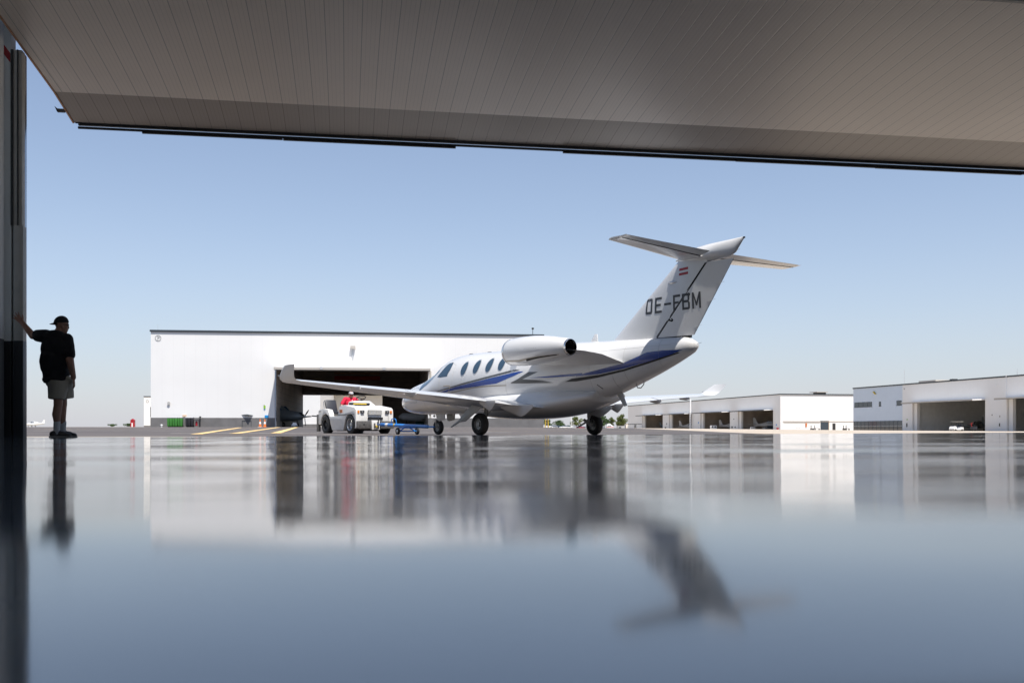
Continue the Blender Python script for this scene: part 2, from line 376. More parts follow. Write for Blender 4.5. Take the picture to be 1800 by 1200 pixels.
def gp(u, row):
    """where the view line through a photo pixel meets the apron"""
    d = 17.0
    while d < 1500:
        z = CZ + (HZ - row) / F * d; x = (u - CX) / F * d
        if z <= float(T(x, d)): return Vector((x, d, float(T(x, d))))
        d *= 1.004
    return None
def strip(name, m, pts, wdt, label, dz=.012):
    """painted line draped over the apron"""
    P = []
    for a, b in zip(pts[:-1], pts[1:]):
        n = max(2, int((Vector(b) - Vector(a)).length / 1.5))
        P += [Vector(a).lerp(Vector(b), i / n) for i in range(n)]
    P.append(Vector(pts[-1])); mb = MB(); L_, R_ = [], []
    for i, p in enumerate(P):
        t = (P[min(i+1, len(P)-1)] - P[max(i-1, 0)]); nn = Vector((-t.y, t.x, 0)).normalized() * wdt / 2
        for q, lst in ((p + nn, L_), (p - nn, R_)): lst.append((q.x, q.y, float(T(q.x, q.y)) + dz))
    mb.loft([L_, R_], False, False, closed=False)
    o = mb.build(name, m, fix=False)
    if o.data.polygons[0].normal.z < 0: o.data.flip_normals()
    return tag(o, kind='structure')
ylw = mat('road_paint_yellow', (.72, .50, .22), .7, var=.2, scale=2)
wht = mat('road_paint_white', (.66, .63, .58), .7, var=.2, scale=2)
def line3(name, m, pa, pb, wdt): strip(name, m, [tuple(pa), tuple(pb)], wdt, '')
def gxy(u, d): x = (u-CX)/F*d; return (x, d, 0)
line3('apron_marking', ylw, gxy(345, 31), gxy(422, 80), .35)
line3('apron_marking', ylw, gxy(412, 33), gxy(490, 88), .35)
line3('apron_marking', ylw, gxy(484, 34), gxy(521, 88), .35)
strip('apron_marking', wht, [gxy(300, 33), gxy(480, 34.5), gxy(900, 37)], .30, '')
strip('apron_marking', ylw, [gxy(336, 27.5), gxy(600, 28.5), gxy(950, 30)], .16, '')
strip('apron_marking', ylw, [gxy(60, 60), gxy(330, 62), gxy(470, 63)], .3, '')
strip('apron_marking', wht, [gxy(60, 45), gxy(250, 46.5), gxy(420, 47)], .2, '')
strip('apron_marking', ylw, [gxy(760, 62), gxy(950, 64), gxy(1100, 66)], .35, '')
strip('apron_marking', ylw, [gxy(760, 44), gxy(1000, 46), gxy(1300, 50)], .18, '')

# ------------------------------------------------------------------ our hangar with its raised canopy door
def own_hangar():
    h = thing('hangar', 'dark hangar interior with black painted wall base, framing the view under its raised canopy door', 'hangar', H(0,0,0), DA)
    zb = -.35
    # local x = along the opening, y = outward, z up ; the opening runs x 0..23
    MB().box(-.55, -.20, -24, -.35, 1.38, 9.6).build('inner_wall', 'insidewall', h, smooth=False)
    MB().box(-.55, -.195, -24, -.352, zb, 1.38).build('black_wall_base', 'blackband', h, smooth=False)
    MB().box(23.2, 23.6, -24, -.3, zb, 9.6).build('inner_wall', 'insidewall', h, smooth=False)
    MB().box(-.55, 3, -24.4, -24, zb, 9.6).box(21, 23.6, -24.4, -24, zb, 9.6).box(3, 21, -24.4, -24, 5.7, 9.6).build('back_wall', 'insidewall', h, smooth=False)
    MB().box(-.8, 23.9, -24.6, .3, 9.6, 9.9).build('roof', 'interior', h, smooth=False)
    MB().box(-.18, 23.2, -.30, .02, 6.45, 9.6).build('header_wall', 'insidewall', h, smooth=False)
    # door post, its wide lower casing, the galvanised guide, and the wall inside left of them
    MB().box(-.175, -.02, -.14, .0, 3.05, 5.60).build('door_post', 'post', h, bevel=.006)
    MB().box(-.172, -.135, -.150, -.141, 3.05, 5.6).build('cable_track', 'darkmetal', h, smooth=False)
    MB().box(-.085, -.066, -.155, -.141, 3.05, 5.6).build('cable_track', 'darkmetal', h, smooth=False)
    MB().box(-.132, -.0, -.16, .0, 1.38, 3.05).build('post_casing', 'post', h, bevel=.006)
    MB().box(-.134, .002, -.162, .0, zb, 1.38).build('post_casing_base', 'blackband', h, bevel=.006)
    MB().box(-.19, -.03, .002, .12, zb, 5.60).build('guide_strip', 'strip', h, bevel=.008)
    MB().box(-9, -.178, -.10, .10, 1.38, 9.6).build('front_wall', 'insidewall', h, smooth=False)
    MB().box(-9, -.178, -.103, .10, zb, 1.38).build('front_wall_base', 'blackband', h, smooth=False)
    MB().box(-45, -.19, .101, .14, zb, 9.6).build('outer_cladding', 'wallv', h, smooth=False); MB().box(23.6, 70, .0, .14, zb, 9.6).build('outer_cladding', 'wallv', h, smooth=False)
    MB().box(-.40, -.315, -.20, -.104, zb, 9.6).build('conduit', 'gear', h, bevel=.01)
    MB().prism([(-.31, 5.72), (-.19, 5.56), (-.19, 5.42), (-.31, 5.58)], -.108, -.1035, 'y').build('red_mark', 'red', h, smooth=False)
    # canopy door, its panel pivoted up : leading (inner) edge v=-3.43, fold v=1.45, outer edge v=2.62
    def zp(v): return 5.63 - .068 * v
    d = MB().prism([(-3.43, zp(-3.43)), (1.45, zp(1.45)), (1.45, zp(1.45)+.34), (-3.43, zp(-3.43)+.34)], .0, 22.9, 'x').build('door', 'doorpanel', h, smooth=False)
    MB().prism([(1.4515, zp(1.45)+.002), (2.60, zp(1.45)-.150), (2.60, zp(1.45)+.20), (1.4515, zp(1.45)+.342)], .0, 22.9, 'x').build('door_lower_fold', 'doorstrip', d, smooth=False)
    e = zp(1.45) - .150
    MB().box(.06, 22.9, 2.601, 2.66, e-.035, e+.20).build('edge_rail', 'black', d, smooth=False)
    MB().tube((.08, 2.62, e-.034), (22.9, 2.62, e-.034), .012, n=10).build('edge_trim', 'shelf', d)
    MB().box(.02, 22.9, 2.575, 2.60, e-.012, e+.012).build('bottom_rail', 'black', d, smooth=False)
    MB().box(.04, 22.9, 2.662, 2.70, e-.075, e-.04).build('bottom_channel', 'seal_rubber', d, smooth=False)
    mb = MB(); x = 1.1
    for k in range(7):
        x1 = x + (2.4, 3.1, 2.0, 3.4, 2.9, 3.2, 2.9)[k]
        if k not in (2,): MB().box(x, x1, 2.655, 2.71, e-.105 - .006*(k % 3), e-.0755).build('rubber_seal', 'seal_rubber', d, smooth=False)
        x = x1 + .01
    MB().box(-.03, .001, -3.43, 1.45, zp(1.45)-.02, zp(-3.43)+.36).build('side_rail', 'darkmetal', d, smooth=False) if False else None
    MB().prism([(-3.43, zp(-3.43)-.012), (1.45, zp(1.45)-.012), (2.60, e-.012), (2.60, e+.05), (1.45, zp(1.45)+.06), (-3.43, zp(-3.43)+.06)], -.028, -.002, 'x').build('side_rail', 'beam', d, smooth=False)
    MB().prism([(-3.43, zp(-3.43)-.004), (1.45, zp(1.45)-.004), (1.45, zp(1.45)+.002), (-3.43, zp(-3.43)+.002)], .10, .112, 'x').build('joint_bead', 'shelf', d, smooth=False)
    MB().box(0, 22.9, -3.50, -3.435, zp(-3.43)-.03, zp(-3.43)+.2).build('inner_rail', 'shelf', d, smooth=False)
    MB().box(-.14, -.03, 2.1, 2.16, e+.03, e+.08).prism([(-.19,e+.12),(-.15,e+.03),(-.13,e+.03),(-.13,e+.07)], 2.1, 2.16, 'y').build('latch_bracket', 'darkmetal', d, smooth=False)
    # steel inside above the door
    mb = MB()
    for k in range(8): mb.box(1 + k*3, 1.2 + k*3, -24, -.3, 9.1, 9.6)
    mb.build('roof_beams', 'darkmetal', h, smooth=False)
    return h
own_hangar()
_o = MB().box(-900, 900, -900, -27.5, -.6, -.06).build('rear_apron', mat('rear_apron_concrete', (.40, .37, .33), .85, var=.15, scale=.2), smooth=False); tag(_o, kind='structure')

# ------------------------------------------------------------------ business jet
AX0, AY0, AYAW, AGZ = -3.347, 31.122, R(39.28), -.04
AF = Vector((math.sin(AYAW), -math.cos(AYAW))); AL = Vector((-math.cos(AYAW), -math.sin(AYAW)))
def pm(*c):                                   # monotone-ish interpolation table
    xs = [a[0] for a in c]
    return lambda x, k: float(np.interp(x, xs, [a[k] for a in c]))
# x aft, z top, z bottom, half width, height of greatest width
FUS = [(.0,1.00,.98,.012,.99),(.06,1.11,.87,.12,.99),(.2,1.22,.77,.24,.99),(.45,1.34,.69,.37,1.0),(.8,1.49,.64,.50,1.03),(1.2,1.60,.615,.60,1.08),
 (1.45,1.67,.61,.65,1.12),(1.8,1.80,.605,.70,1.18),(2.2,1.98,.60,.745,1.26),(2.6,2.14,.60,.775,1.34),(3.0,2.24,.60,.79,1.38),(3.6,2.30,.60,.80,1.42),
 (5.0,2.30,.60,.80,1.44),(6.6,2.32,.60,.80,1.45),(7.4,2.33,.66,.78,1.5),(8.0,2.33,.74,.73,1.56),(8.6,2.31,.84,.66,1.62),(9.2,2.29,.97,.585,1.68),
 (9.9,2.27,1.19,.49,1.76),(10.6,2.25,1.43,.38,1.86),(11.1,2.23,1.62,.29,1.93),(11.45,2.21,1.77,.22,1.98),(11.65,2.15,1.86,.155,2.01),(11.75,2.08,1.94,.07,2.02)]
def smooth_table(tb, n):
    a = np.array(tb); xs = a[:, 0]; t = np.linspace(0, 1, n)
    X = np.concatenate([np.linspace(0, .06, 5), np.geomspace(.08, 1.2, 14), np.linspace(1.3, xs[-1], n)])
    out = []
    for x in X:
        i = int(np.clip(np.searchsorted(xs, x) - 1, 0, len(xs) - 2))
        p = [a[max(i-1, 0)], a[i], a[i+1], a[min(i+2, len(xs)-1)]]
        h = xs[i+1] - xs[i]; u = (x - xs[i]) / h
        m1 = (p[2] - p[0]) / max(p[2][0] - p[0][0], 1e-6) * h; m2 = (p[3] - p[1]) / max(p[3][0] - p[1][0], 1e-6) * h
        v = (2*u**3-3*u*u+1)*p[1] + (u**3-2*u*u+u)*m1 + (-2*u**3+3*u*u)*p[2] + (u**3-u*u)*m2
        v[0] = x; out.append(v)
    return out
def fus_ring(x, zt, zb, hw, zc, n=48, pw=1.0):
    r = []
    for i in range(n):
        a = 2*math.pi*i/n; c, s_ = math.cos(a), math.sin(a)
        e = (2.0 - .62*float(sstep(.5, 1.3, x)*(1-sstep(2.1, 3.1, x)))) if s_ > 0 else 2.25
        k = (abs(c)**e + abs(s_)**e) ** (-1/e)
        r.append((x, hw*c*k, zc + (zt - zc if s_ > 0 else zc - zb) * s_*k))
    return r
def airfoil(n=18, t=.12, camber=.015, c0=0., c1=1.):
    """closed loop, upper surface from c0 to c1 then lower back : list of (chord fraction, thickness)"""
    xs = [c0 + (c1-c0)*(1-math.cos(math.pi*i/n))/2 for i in range(n+1)]
    yt = lambda x: 5*t*(.2969*math.sqrt(max(x,0))-.1260*x-.3516*x*x+.2843*x**3-.1015*x**4)
    yc = lambda x: camber*4*x*(1-x)
    up = [(x, yc(x)+yt(x)) for x in xs]; lo = [(x, yc(x)-yt(x)) for x in reversed(xs)]
    if c0 == 0: lo = lo[:-1]
    if c1 == 1: lo = lo[1:]
    return up + lo

def jet():
    A = thing('business_jet', 'white twin-engine business jet with blue stripes and T-tail, being towed out on the apron', 'aeroplane',
              (AX0, AY0, AGZ), math.atan2(AF.y, AF.x))
    # local: x aft, y starboard (right), z up
    fus = MB(); st = smooth_table(FUS, 90)
    fus.loft([fus_ring(*s) for s in st])
    fo = fus.build('fuselage', 'paint', A, angle=80)
    bvh = BVHTree.FromPolygons(fus.v, [list(f) for f in fus.f])
    # belly / wing fairing
    WF = [(4.0,1.0,.60,.60,.80),(4.5,1.12,.50,.80,.80),(5.2,1.20,.44,.89,.76),(6.2,1.24,.41,.92,.74),(7.2,1.26,.46,.92,.74),(7.8,1.24,.55,.90,.80),(8.4,1.14,.68,.76,.88),(9.0,1.10,.85,.56,.96)]
    wf = MB(); a = smooth_table([(x, *r) for x, *r in WF], 40)
    def wring(x, zt, zb, hw, zc, n=40):
        r = []
        for i in range(n):
            t = 2*math.pi*i/n; c, s_ = math.cos(t), math.sin(t)
            e = 2.3; k = (abs(c)**e + abs(s_)**e)**(-1/e)
            r.append((x, hw*c*k, zc + (zt-zc if s_ > 0 else zc-zb)*s_*k))
        return r
    a = [s for s in a if s[0] >= 4.0]
    wf.loft([wring(*s) for s in a]); wf.build('wing_fairing', 'paint', A, angle=80)
    bvhf = BVHTree.FromPolygons(wf.v, [list(f) for f in wf.f])
    # ---- decals : outlines traced in side view, laid on the curved skin
    Minv = A.matrix_basis.inverted()
    def cast(u, row, tree):
        o = Minv @ Vector((0, 0, CZ)); d = (Minv.to_3x3() @ Vector(((u-CX)/F, 1, (HZ-row)/F))).normalized()
        h = tree.ray_cast(o, d)
        if h[0] is None:
            # nearest skin point along the ray
            best = None
            for t in np.linspace(18, 34, 120):
                nr = tree.find_nearest(o + d*t)
                if best is None or nr[3] < best[3]: best = nr
            return best[0]
        return h[0]
    def lay(xz, trees, off, side=-1, cell=.07):
        bm = bmesh.new(); vs = [bm.verts.new((x, 0, z)) for x, z in xz]
        bm.faces.new(vs); bm.normal_update(); bmesh.ops.triangulate(bm, faces=bm.faces)
        for it in range(7):
            es = [e for e in bm.edges if e.calc_length() > cell]
            if not es: break
            bmesh.ops.subdivide_edges(bm, edges=es, cuts=1, use_grid_fill=False)
            bmesh.ops.triangulate(bm, faces=bm.faces)
        out = MB(); idx = {}
        for v in bm.verts:
            best = None
            for tree in trees:
                h = tree.ray_cast(Vector((v.co.x, side*4, v.co.z)), Vector((0, -side, 0)))
                if h[0] is not None and (best is None or abs(h[0].y) > abs(best[0].y)): best = h
            if best is None:
                best = min((tree.find_nearest(Vector((v.co.x, side*.4, v.co.z))) for tree in trees), key=lambda q: q[3])
            nn = best[1]
            if nn.y * side < 0: nn = -nn
            idx[v.index] = len(out.v); out.v.append(tuple(best[0] + nn*off))
        bm.verts.index_update()
        for f in bm.faces: out.f.append(tuple(v.index for v in f.verts))
        bm.free(); return out
    def decal(name, m, pts, trees=None, off=.004, parent=None, both=True, base=(740, 580, 6.923), cell=.07, lead=None):
        trees = trees or [bvh]
        bx, by, sc = base
        xz = []
        for px_, py_ in pts:
            h = cast(bx + px_/sc, by + py_/sc, (lead or trees[0])); xz.append((h.x, h.z))
        for side in ((-1, 1) if both else (-1,)):
            o = lay(xz, trees, off, side, cell)
            o.build(name, m, parent or fo, fix=False, angle=80)
            # same winding on both sides is not needed: thin paint film is seen from outside only
        return xz
    T2 = [bvh, bvhf]
    decal('stripe', 'grey_stripe', [(180,748),(520,640),(1140,478),(1205,485),(540,655),(215,748)])
    decal('stripe', 'blue', [(235,755),(420,690),(700,620),(1180,505),(1250,502),(1100,570),(920,650),(640,690),(400,730),(300,757)])
    decal('stripe', 'tan_line', [(330,760),(640,694),(820,676),(1040,668),(1040,678),(820,688),(640,706),(380,764)], T2)
    decal('stripe', 'grey_stripe', [(1090,640),(1170,600),(1310,508),(1425,508),(1235,598),(1380,604),(1480,612),(1620,640),(1500,645),(1240,648),(1100,648)], T2)
    decal('stripe', 'blue', [(330,945),(700,910),(1000,880),(1240,860),(1390,845),(1395,870),(1240,908),(1000,925),(700,940)], T2, base=(900,580,11.25))
    decal('stripe', 'blue', [(190,485),(300,450),(420,420),(560,382),(690,350),(820,290),(940,235),(1100,215),(1320,205),(1250,235),(1180,262),(960,330),(700,405),(450,460),(200,488)], base=(980,580,6))
    decal('stripe', 'black', [(80,545),(150,512),(450,468),(700,412),(960,330),(1150,270),(1270,232),(1290,240),(1150,288),(960,352),(700,434),(420,502),(200,540)], base=(980,580,6))
    # cabin windows with a pale surround
    wins = [[(480,535),(485,500),(510,450),(540,410),(578,402),(575,430),(545,490),(525,540)],
            [(630,525),(640,470),(665,410),(695,385),(732,380),(725,420),(700,470),(670,522)],
            [(785,502),(795,450),(820,395),(850,365),(885,362),(878,400),(850,455),(828,503)],
            [(938,488),(945,440),(970,380),(1000,345),(1028,342),(1032,370),(1020,420),(995,480)]]
    for k, w in enumerate(wins):
        cx_ = sum(p[0] for p in w)/8; cy_ = sum(p[1] for p in w)/8
        xz = [cast(740 + p[0]/6.923, 580 + p[1]/6.923, bvh) for p in w]
        cx3 = sum(p.x for p in xz)/8; cz3 = sum(p.z for p in xz)/8
        oval = lambda s: [(cx3 + .125*s*math.cos(t), cz3 + .185*s*math.sin(t)) for t in np.linspace(0, 2*math.pi, 28, endpoint=False)]
        for side in (-1, 1):
            fr = lay(oval(1.14), [bvh], .004, side).build('window', 'seal', A, fix=False, angle=80)
            lay(oval(1.0), [bvh], .008, side).build('pane', 'glass', fr, fix=False, angle=80)
    for side in (-1, 1):
        oval = [(6.25 + .125*math.cos(t), 1.80 + .185*math.sin(t)) for t in np.linspace(0, 2*math.pi, 28, endpoint=False)]
        fr = lay([(x, z) for x, z in oval], [bvh], .004, side).build('window', 'seal', A, fix=False, angle=80)
    # windscreen : front panes wrap round the nose of the cabin
    wsf = MB(); n = 14; rows = []
    for i in range(13):
        x = 1.50 + (2.50-1.50)*i/12; row = []
        for j in range(25):
            s_ = -1 + 2*j/24
            k = np.interp(x, [1.5, 2.5], [.66, .63]) * s_
            h = bvh.ray_cast(Vector((x + abs(s_)**2.5*.25, k*.98, 3.5)), Vector((0, 0, -1)))
            row.append(tuple(h[0] + h[1]*.006))
        rows.append(row)
    wsf.loft(rows, False, False, closed=False); wsf.build('windscreen', 'glass', A, fix=False, angle=80)
    mb = MB(); mb.tube(wsf.v[12], wsf.v[12+25*12], .018, .018, 8); mb.build('windscreen_post', 'paint', A)
    sw = [(200,570),(240,520),(300,450),(350,405),(400,395),(385,430),(360,480),(330,530),(318,562),(235,574)]
    xzs = [cast(740 + p[0]/6.923, 580 + p[1]/6.923, bvh) for p in sw]
    for side in (-1, 1):
        lay([(p.x, p.z) for p in xzs], [bvh], .006, side).build('cockpit_side_window', 'glass', A, fix=False, angle=80)
    # door outline, door handle, baggage door outline
    def outline(pts, w=.006, name='door_outline', m='tan_line', trees=None, par=None):
        for side in (-1,):
            mb = MB(); P = []
            for (x0, z0), (x1, z1) in zip(pts[:-1], pts[1:]):
                for i in range(14):
                    x = x0 + (x1-x0)*i/13; z = z0 + (z1-z0)*i/13
                    h = (trees or [bvh])[0].ray_cast(Vector((x, side*4, z)), Vector((0, -side, 0)))
                    if h[0]: P.append(h[0] + h[1]*.001)
            mb.path(P, w, 5); mb.build(name, m, par or fo)
    outline([(2.95,1.95),(2.98,.78),(3.62,.78),(3.60,1.95),(3.28,2.06),(2.95,1.95)], .004, 'entry_door_outline', 'gear')
    outline([(3.2,1.38),(3.5,1.38),(3.5,1.30),(3.42,1.22)], .012, 'door_handle', 'tan_line')
    outline([(.42,1.22),(.75,.98),(1.6,.95),(1.7,1.35),(1.2,1.42),(.42,1.22)], .004, 'nose_locker_outline', 'letter')
    outline([(9.6,1.40),(9.6,1.05)], .004, 'tail_panel_outline', 'gear'); outline([(9.1,1.22),(9.2,1.12)], .009, 'tail_latch', 'darkmetal')
    for x_ in (2.05, 4.05, 6.0, 8.95, 9.95, 10.9):
        zt_, zb_ = [float(np.interp(x_, [q[0] for q in FUS], [q[k] for q in FUS])) for k in (1, 2)]
        outline([(x_, zt_ - (zt_-zb_)*t_) for t_ in (.06, .25, .5, .75, .93)], .003, 'skin_seam', 'gear')
    outline([(8.3,1.98),(11.2,2.05)], .0028, 'skin_seam', 'gear'); outline([(3.8,1.30),(6.9,1.34)], .0028, 'skin_seam', 'gear')
    outline([(10.1,1.75),(10.1,1.50),(10.45,1.56),(10.45,1.80),(10.1,1.75)], .0025, 'access_panel', 'gear')
    # ---- wings
    WS = [(.55,4.85,7.95,.70,.095),(.9,4.95,7.62,.71,.10),(1.6,5.12,7.22,.775,.115),(2.3,5.25,7.00,.86,.145),(3.0,5.33,6.90,.92,.14),(4.2,5.47,6.76,1.01,.14),(5.6,5.64,6.62,1.11,.135),(6.95,5.80,6.49,1.205,.12)]
    for sgn, nm in ((-1, 'port'), (1, 'starboard')):
        AFo = airfoil(20, 1.0, 0)
        def ring(ws, c0, c1, dz=0, drop=0):
            y, le, te, z, t = ws; ch = te - le; r = []
            for x, q in airfoil(16, t, .026, c0, c1):
                r.append((le + x*ch, sgn*y, z - (x-.6)*.012*ch + q*ch + dz - drop*(x - c0)*ch))
            return r
        w = MB(); w.loft([ring(s, 0, .735) for s in WS]); wo = w.build('wing', 'paint', A, angle=50)
        inner = [s for s in WS if .9 <= s[0] <= 4.2]; outer = [s for s in WS if s[0] >= 4.2][:]
        o2 = [(4.26, *[np.interp(4.26, [4.2, 5.6], [a_, b_]) for a_, b_ in zip(WS[5][1:], WS[6][1:])])] + [WS[6], WS[7]]
        f = MB(); f.loft([ring(s, .745, 1.0, 0, .02) for s in inner]); f.build('flap', 'paint', wo, angle=40)
        f = MB(); f.loft([ring(s, .745, 1.0, 0) for s in o2]); f.build('aileron', 'paint', wo, angle=40)
        f = MB(); f.loft([ring(s, .70, 1.0, 0, 0) for s in WS[:2]]); f.build('wing_root', 'paint', wo, angle=40)
        # leading edge de-icing cuff
        cuff = MB(); rr = []
        for s in WS[2:]:
            y, le, te, z, t = s; ch = te-le; r = []
            for x, q in airfoil(16, t, .026, 0, .10): r.append((le - .006 + x*ch*1.02, sgn*y, z - (x-.6)*.012*ch + q*ch*1.04))
            rr.append(r)
        cuff.loft(rr); cuff.build('leading_edge', 'metal', wo, angle=50)
        # winglet, curving up from the tip
        wl = MB(); rings = []
        P = [(6.95,5.80,6.49,1.205,.075,0),(7.05,5.83,6.52,1.22,.075,25),(7.13,5.88,6.57,1.27,.07,55),(7.17,5.97,6.63,1.34,.07,72),(7.21,6.14,6.72,1.44,.065,78),(7.235,6.28,6.78,1.52,.06,80),(7.24,6.34,6.79,1.545,.05,80)]
        for y, le, te, z, t, an in P:
            ch = te-le; r = []
            for x, q in airfoil(16, t*1.3, 0): 
                r.append((le + x*ch, sgn*(y - q*ch*math.sin(R(an))), z + q*ch*math.cos(R(an))))
            rings.append(r)
        wl.loft(rings); wlo = wl.build('winglet', 'paint', A, angle=60)
        MB().lathe([(-.05,.004),(-.02,.016),(.03,.014),(.07,.003)], (5.94, sgn*7.18, 1.33), 'x', 10).build('tip_light', 'metal', wlo)
        # flap hinge fairings
        for y, x0, x1, dp in ((1.35, 6.5, 7.75, .24), (2.2, 6.72, 7.34, .20), (4.2, 6.45, 6.90, .07), (5.6, 6.35, 6.75, .035)):
            zz = float(np.interp(y, [s[0] for s in WS], [s[3] for s in WS]))
            fr = MB(); rings = []
            for i in range(9):
                u_ = i/8; x = x0 + (x1-x0)*u_; b = dp * (u_/.66 if u_ < .66 else (1-u_)/.34) ** .9; wd = .045 * math.sin(math.pi*min(max(u_, .04), .96))**.6
                rings.append([(x, sgn*y - wd, zz+.0), (x, sgn*y + wd, zz+.0), (x, sgn*y + wd*.7, zz - .05 - b*.8), (x, sgn*y, zz - .06 - b), (x, sgn*y - wd*.7, zz - .05 - b*.8)])
            fr.loft(rings); fr.build('flap_fairing', 'paint', wo, angle=50)
        # ---- engines
        ey, ez = sgn*1.33, 2.075
        na = MB(); prof = [(7.02,.262),(6.90,.268),(6.865,.285),(6.875,.31),(6.94,.328),(7.1,.345),(7.45,.358),(7.85,.355),(8.2,.330),(8.55,.288),(8.85,.235),(9.03,.205),(9.04,.198),(9.035,.188),(8.9,.190)]
        na.lathe(prof, (0, ey, ez), 'x', 40); no = na.build('engine_nacelle', 'paint', A, angle=60)
        MB().lathe([(7.02,.264),(7.3,.26),(7.5,.05)], (0, ey, ez), 'x', 32).build('intake_duct', 'exhaust', no)
        MB().lathe([(9.0,.188),(8.7,.18),(8.4,.12),(8.38,.001)], (0, ey, ez), 'x', 32).build('exhaust_duct', 'exhaust', no)
        MB().lathe([(9.02,.196),(9.085,.190),(9.09,.183),(9.0,.178)], (0, ey, ez), 'x', 36).build('exhaust_ring', 'chrome', no)
        MB().lathe([(6.862,.277),(6.85,.285),(6.862,.302),(6.94,.331),(6.96,.333)], (0, ey, ez), 'x', 36).build('intake_lip', 'chrome', no)
        nb = BVHTree.FromPolygons(na.v, [list(q) for q in na.f])
        # row of fasteners
        for k in list(range(9)) + list(range(11, 17)):
            x = 7.0 + k*.075; h = nb.ray_cast(Vector((x, sgn*4, 2.075 + .02)), Vector((0, -sgn, 0)))
            if h[0]: MB().lathe([(0,.0001),(0,.006),(.003,.005),(.004,.0001)], (0,0,0), 'y', 6).build('fastener', 'letter', no, loc=h[0] + h[1]*.0005, rot=(0,0,0 if sgn > 0 else math.pi))
        if sgn < 0:
            vent = lay([(6.98,1.83),(7.5,1.80),(8.1,1.865),(8.85,1.90),(8.85,1.915),(8.1,1.895),(7.5,1.845),(6.98,1.86)], [nb], .003, -1)
            vent.build('cowl_line', 'tan_line', no, fix=False)
            lay([(7.75,1.80),(8.2,1.85),(8.8,1.895),(8.8,1.91),(8.2,1.88),(7.78,1.85)], [nb], .005, -1).build('cowl_vent', 'exhaust', no, fix=False)
        # pylon, with the broad tapering tail fairing behind the engine
        py = MB(); rings = []
        for y, le, te, z, t in ((.30,7.05,10.05,1.62,.30),(.62,7.02,9.92,1.74,.20),(.85,7.0,9.62,1.90,.14),(1.10,7.0,9.30,1.985,.12),(1.30,7.05,9.0,2.03,.10)):
            r = []
            for x, q in airfoil(14, t/2, 0): r.append((le + x*(te-le), sgn*y, z + q*(te-le)*.55 + (.22*(1-y/1.3) if q > 0 else 0)*math.sin(math.pi*x)))
            rings.append(r)
        py.loft(rings); py.build('pylon', 'paint', A, angle=60)
        # ---- main landing gear
        gy = sgn*1.98; gx = 6.45
        lg = MB(); lg.tube((gx-.02, sgn*1.78, .92), (gx-.02, sgn*1.78, .46), .052, .045, 14).tube((gx-.02, sgn*1.78, .50), (gx-.02, sgn*1.78, .36), .03, .03, 12)
        lg.tube((gx+.16, sgn*1.78, .60), (gx-.02, sgn*1.78, .50), .02, .02, 8)
        lo = lg.build('main_gear_leg', 'gear', A)
        MB().tube((gx-.22, sgn*1.80, .42), (gx+.04, sgn*1.80, .27), .04, .045, 12).tube((gx, sgn*1.78, .28), (gx, sgn*2.06, .28), .03, .03, 12).build('trailing_link', 'gear', lo)
        MB().path([(gx+.08, sgn*1.80, .70), (gx+.10, sgn*1.82, .5), (gx+.05, sgn*1.86, .36)], .008, 6).path([(gx+.03, sgn*1.82, .75), (gx-.02, sgn*1.86, .5), (gx+.02, sgn*1.9, .33)], .007, 6).build('brake_hose', 'black', lo)
        # door plate hanging outboard of the leg, slanting forward
        MB().prism([(6.42,.76),(6.80,.70),(6.45,.51),(6.12,.345),(5.90,.335),(5.54,.20),(5.50,.22),(5.83,.37),(6.11,.575)], sgn*2.19, sgn*2.215, 'y').build('main_gear_door', 'gear', lo, bevel=.004)
        wh = tyre_wheel(A, 'main_wheel', (gx, gy, .28), .28, .095, .155)
    # nose gear
    nl = MB(); nl.tube((1.72, 0, .70), (1.80, 0, .42), .036, .034, 14).tube((1.80, 0, .42), (1.81, -.10, .40), .025).tube((1.81, .0, .44), (1.83, 0, .36), .05, .045, 12)
    for sg in (-1, 1): nl.tube((1.80, sg*.085, .43), (1.82, sg*.085, .225), .02, .017, 10)
    nl.tube((1.80, -.085, .43), (1.80, .085, .43), .022, .022, 10).tube((1.82, -.12, .225), (1.82, .12, .225), .014, .014, 8)
    nlo = nl.build('nose_gear_leg', 'gear', A)
    MB().path([(1.68,.0,.47),(1.62,0,.44),(1.60,-.03,.40)], .008, 6).lathe([(-.02,.001),(-.02,.03),(.02,.035),(.03,.001)], (1.67,-.05,.56), 'x', 12).build('taxi_light', 'metal', nlo)
    tyre_wheel(A, 'nose_wheel', (1.82, 0, .225), .225, .062, .13)
    for sg in (-1, 1):
        MB().prism([(1.98,.63),(2.42,.62),(2.40,.44),(2.12,.40),(2.02,.44)], sg*.17, sg*.185, 'y').build('nose_gear_door', 'gear', A, bevel=.004)
    # belly blade antennas
    for (x, y, h_, c) in ((2.95, .0, .16, .10), (1.35, .0, .06, .05), (2.55, 0, .05, .05)):
        zb_ = fus_at(x)
        MB().prism([(x-c, zb_+.02),(x+c, zb_+.02),(x+c*1.1, zb_-h_),(x+c*.45, zb_-h_)], y-.008, y+.008, 'y').build('blade_antenna', 'paint', A)
    MB().prism([(8.36,2.30),(8.62,2.30),(8.60,2.49),(8.52,2.50)], -.01, .01, 'y').build('blade_antenna', 'paint', A, bevel=.003)
    MB().prism([(6.2,2.30),(6.5,2.30),(6.56,2.36),(6.44,2.37)], -.01, .01, 'y').build('blade_antenna', 'paint', A, bevel=.003)
    for x in (3.45, 4.3):
        MB().lathe([(-.12,.002),(-.05,.018),(.06,.016),(.12,.002)], (x, 0, 2.305), 'x', 10).build('roof_antenna', 'letter', A)
    # ---- fin and rudder (vertical airfoil lofts)
    LE = lambda z: 9.16 + (z-2.27)*1.245; TE = lambda z: 11.66 + (z-2.22)*.70
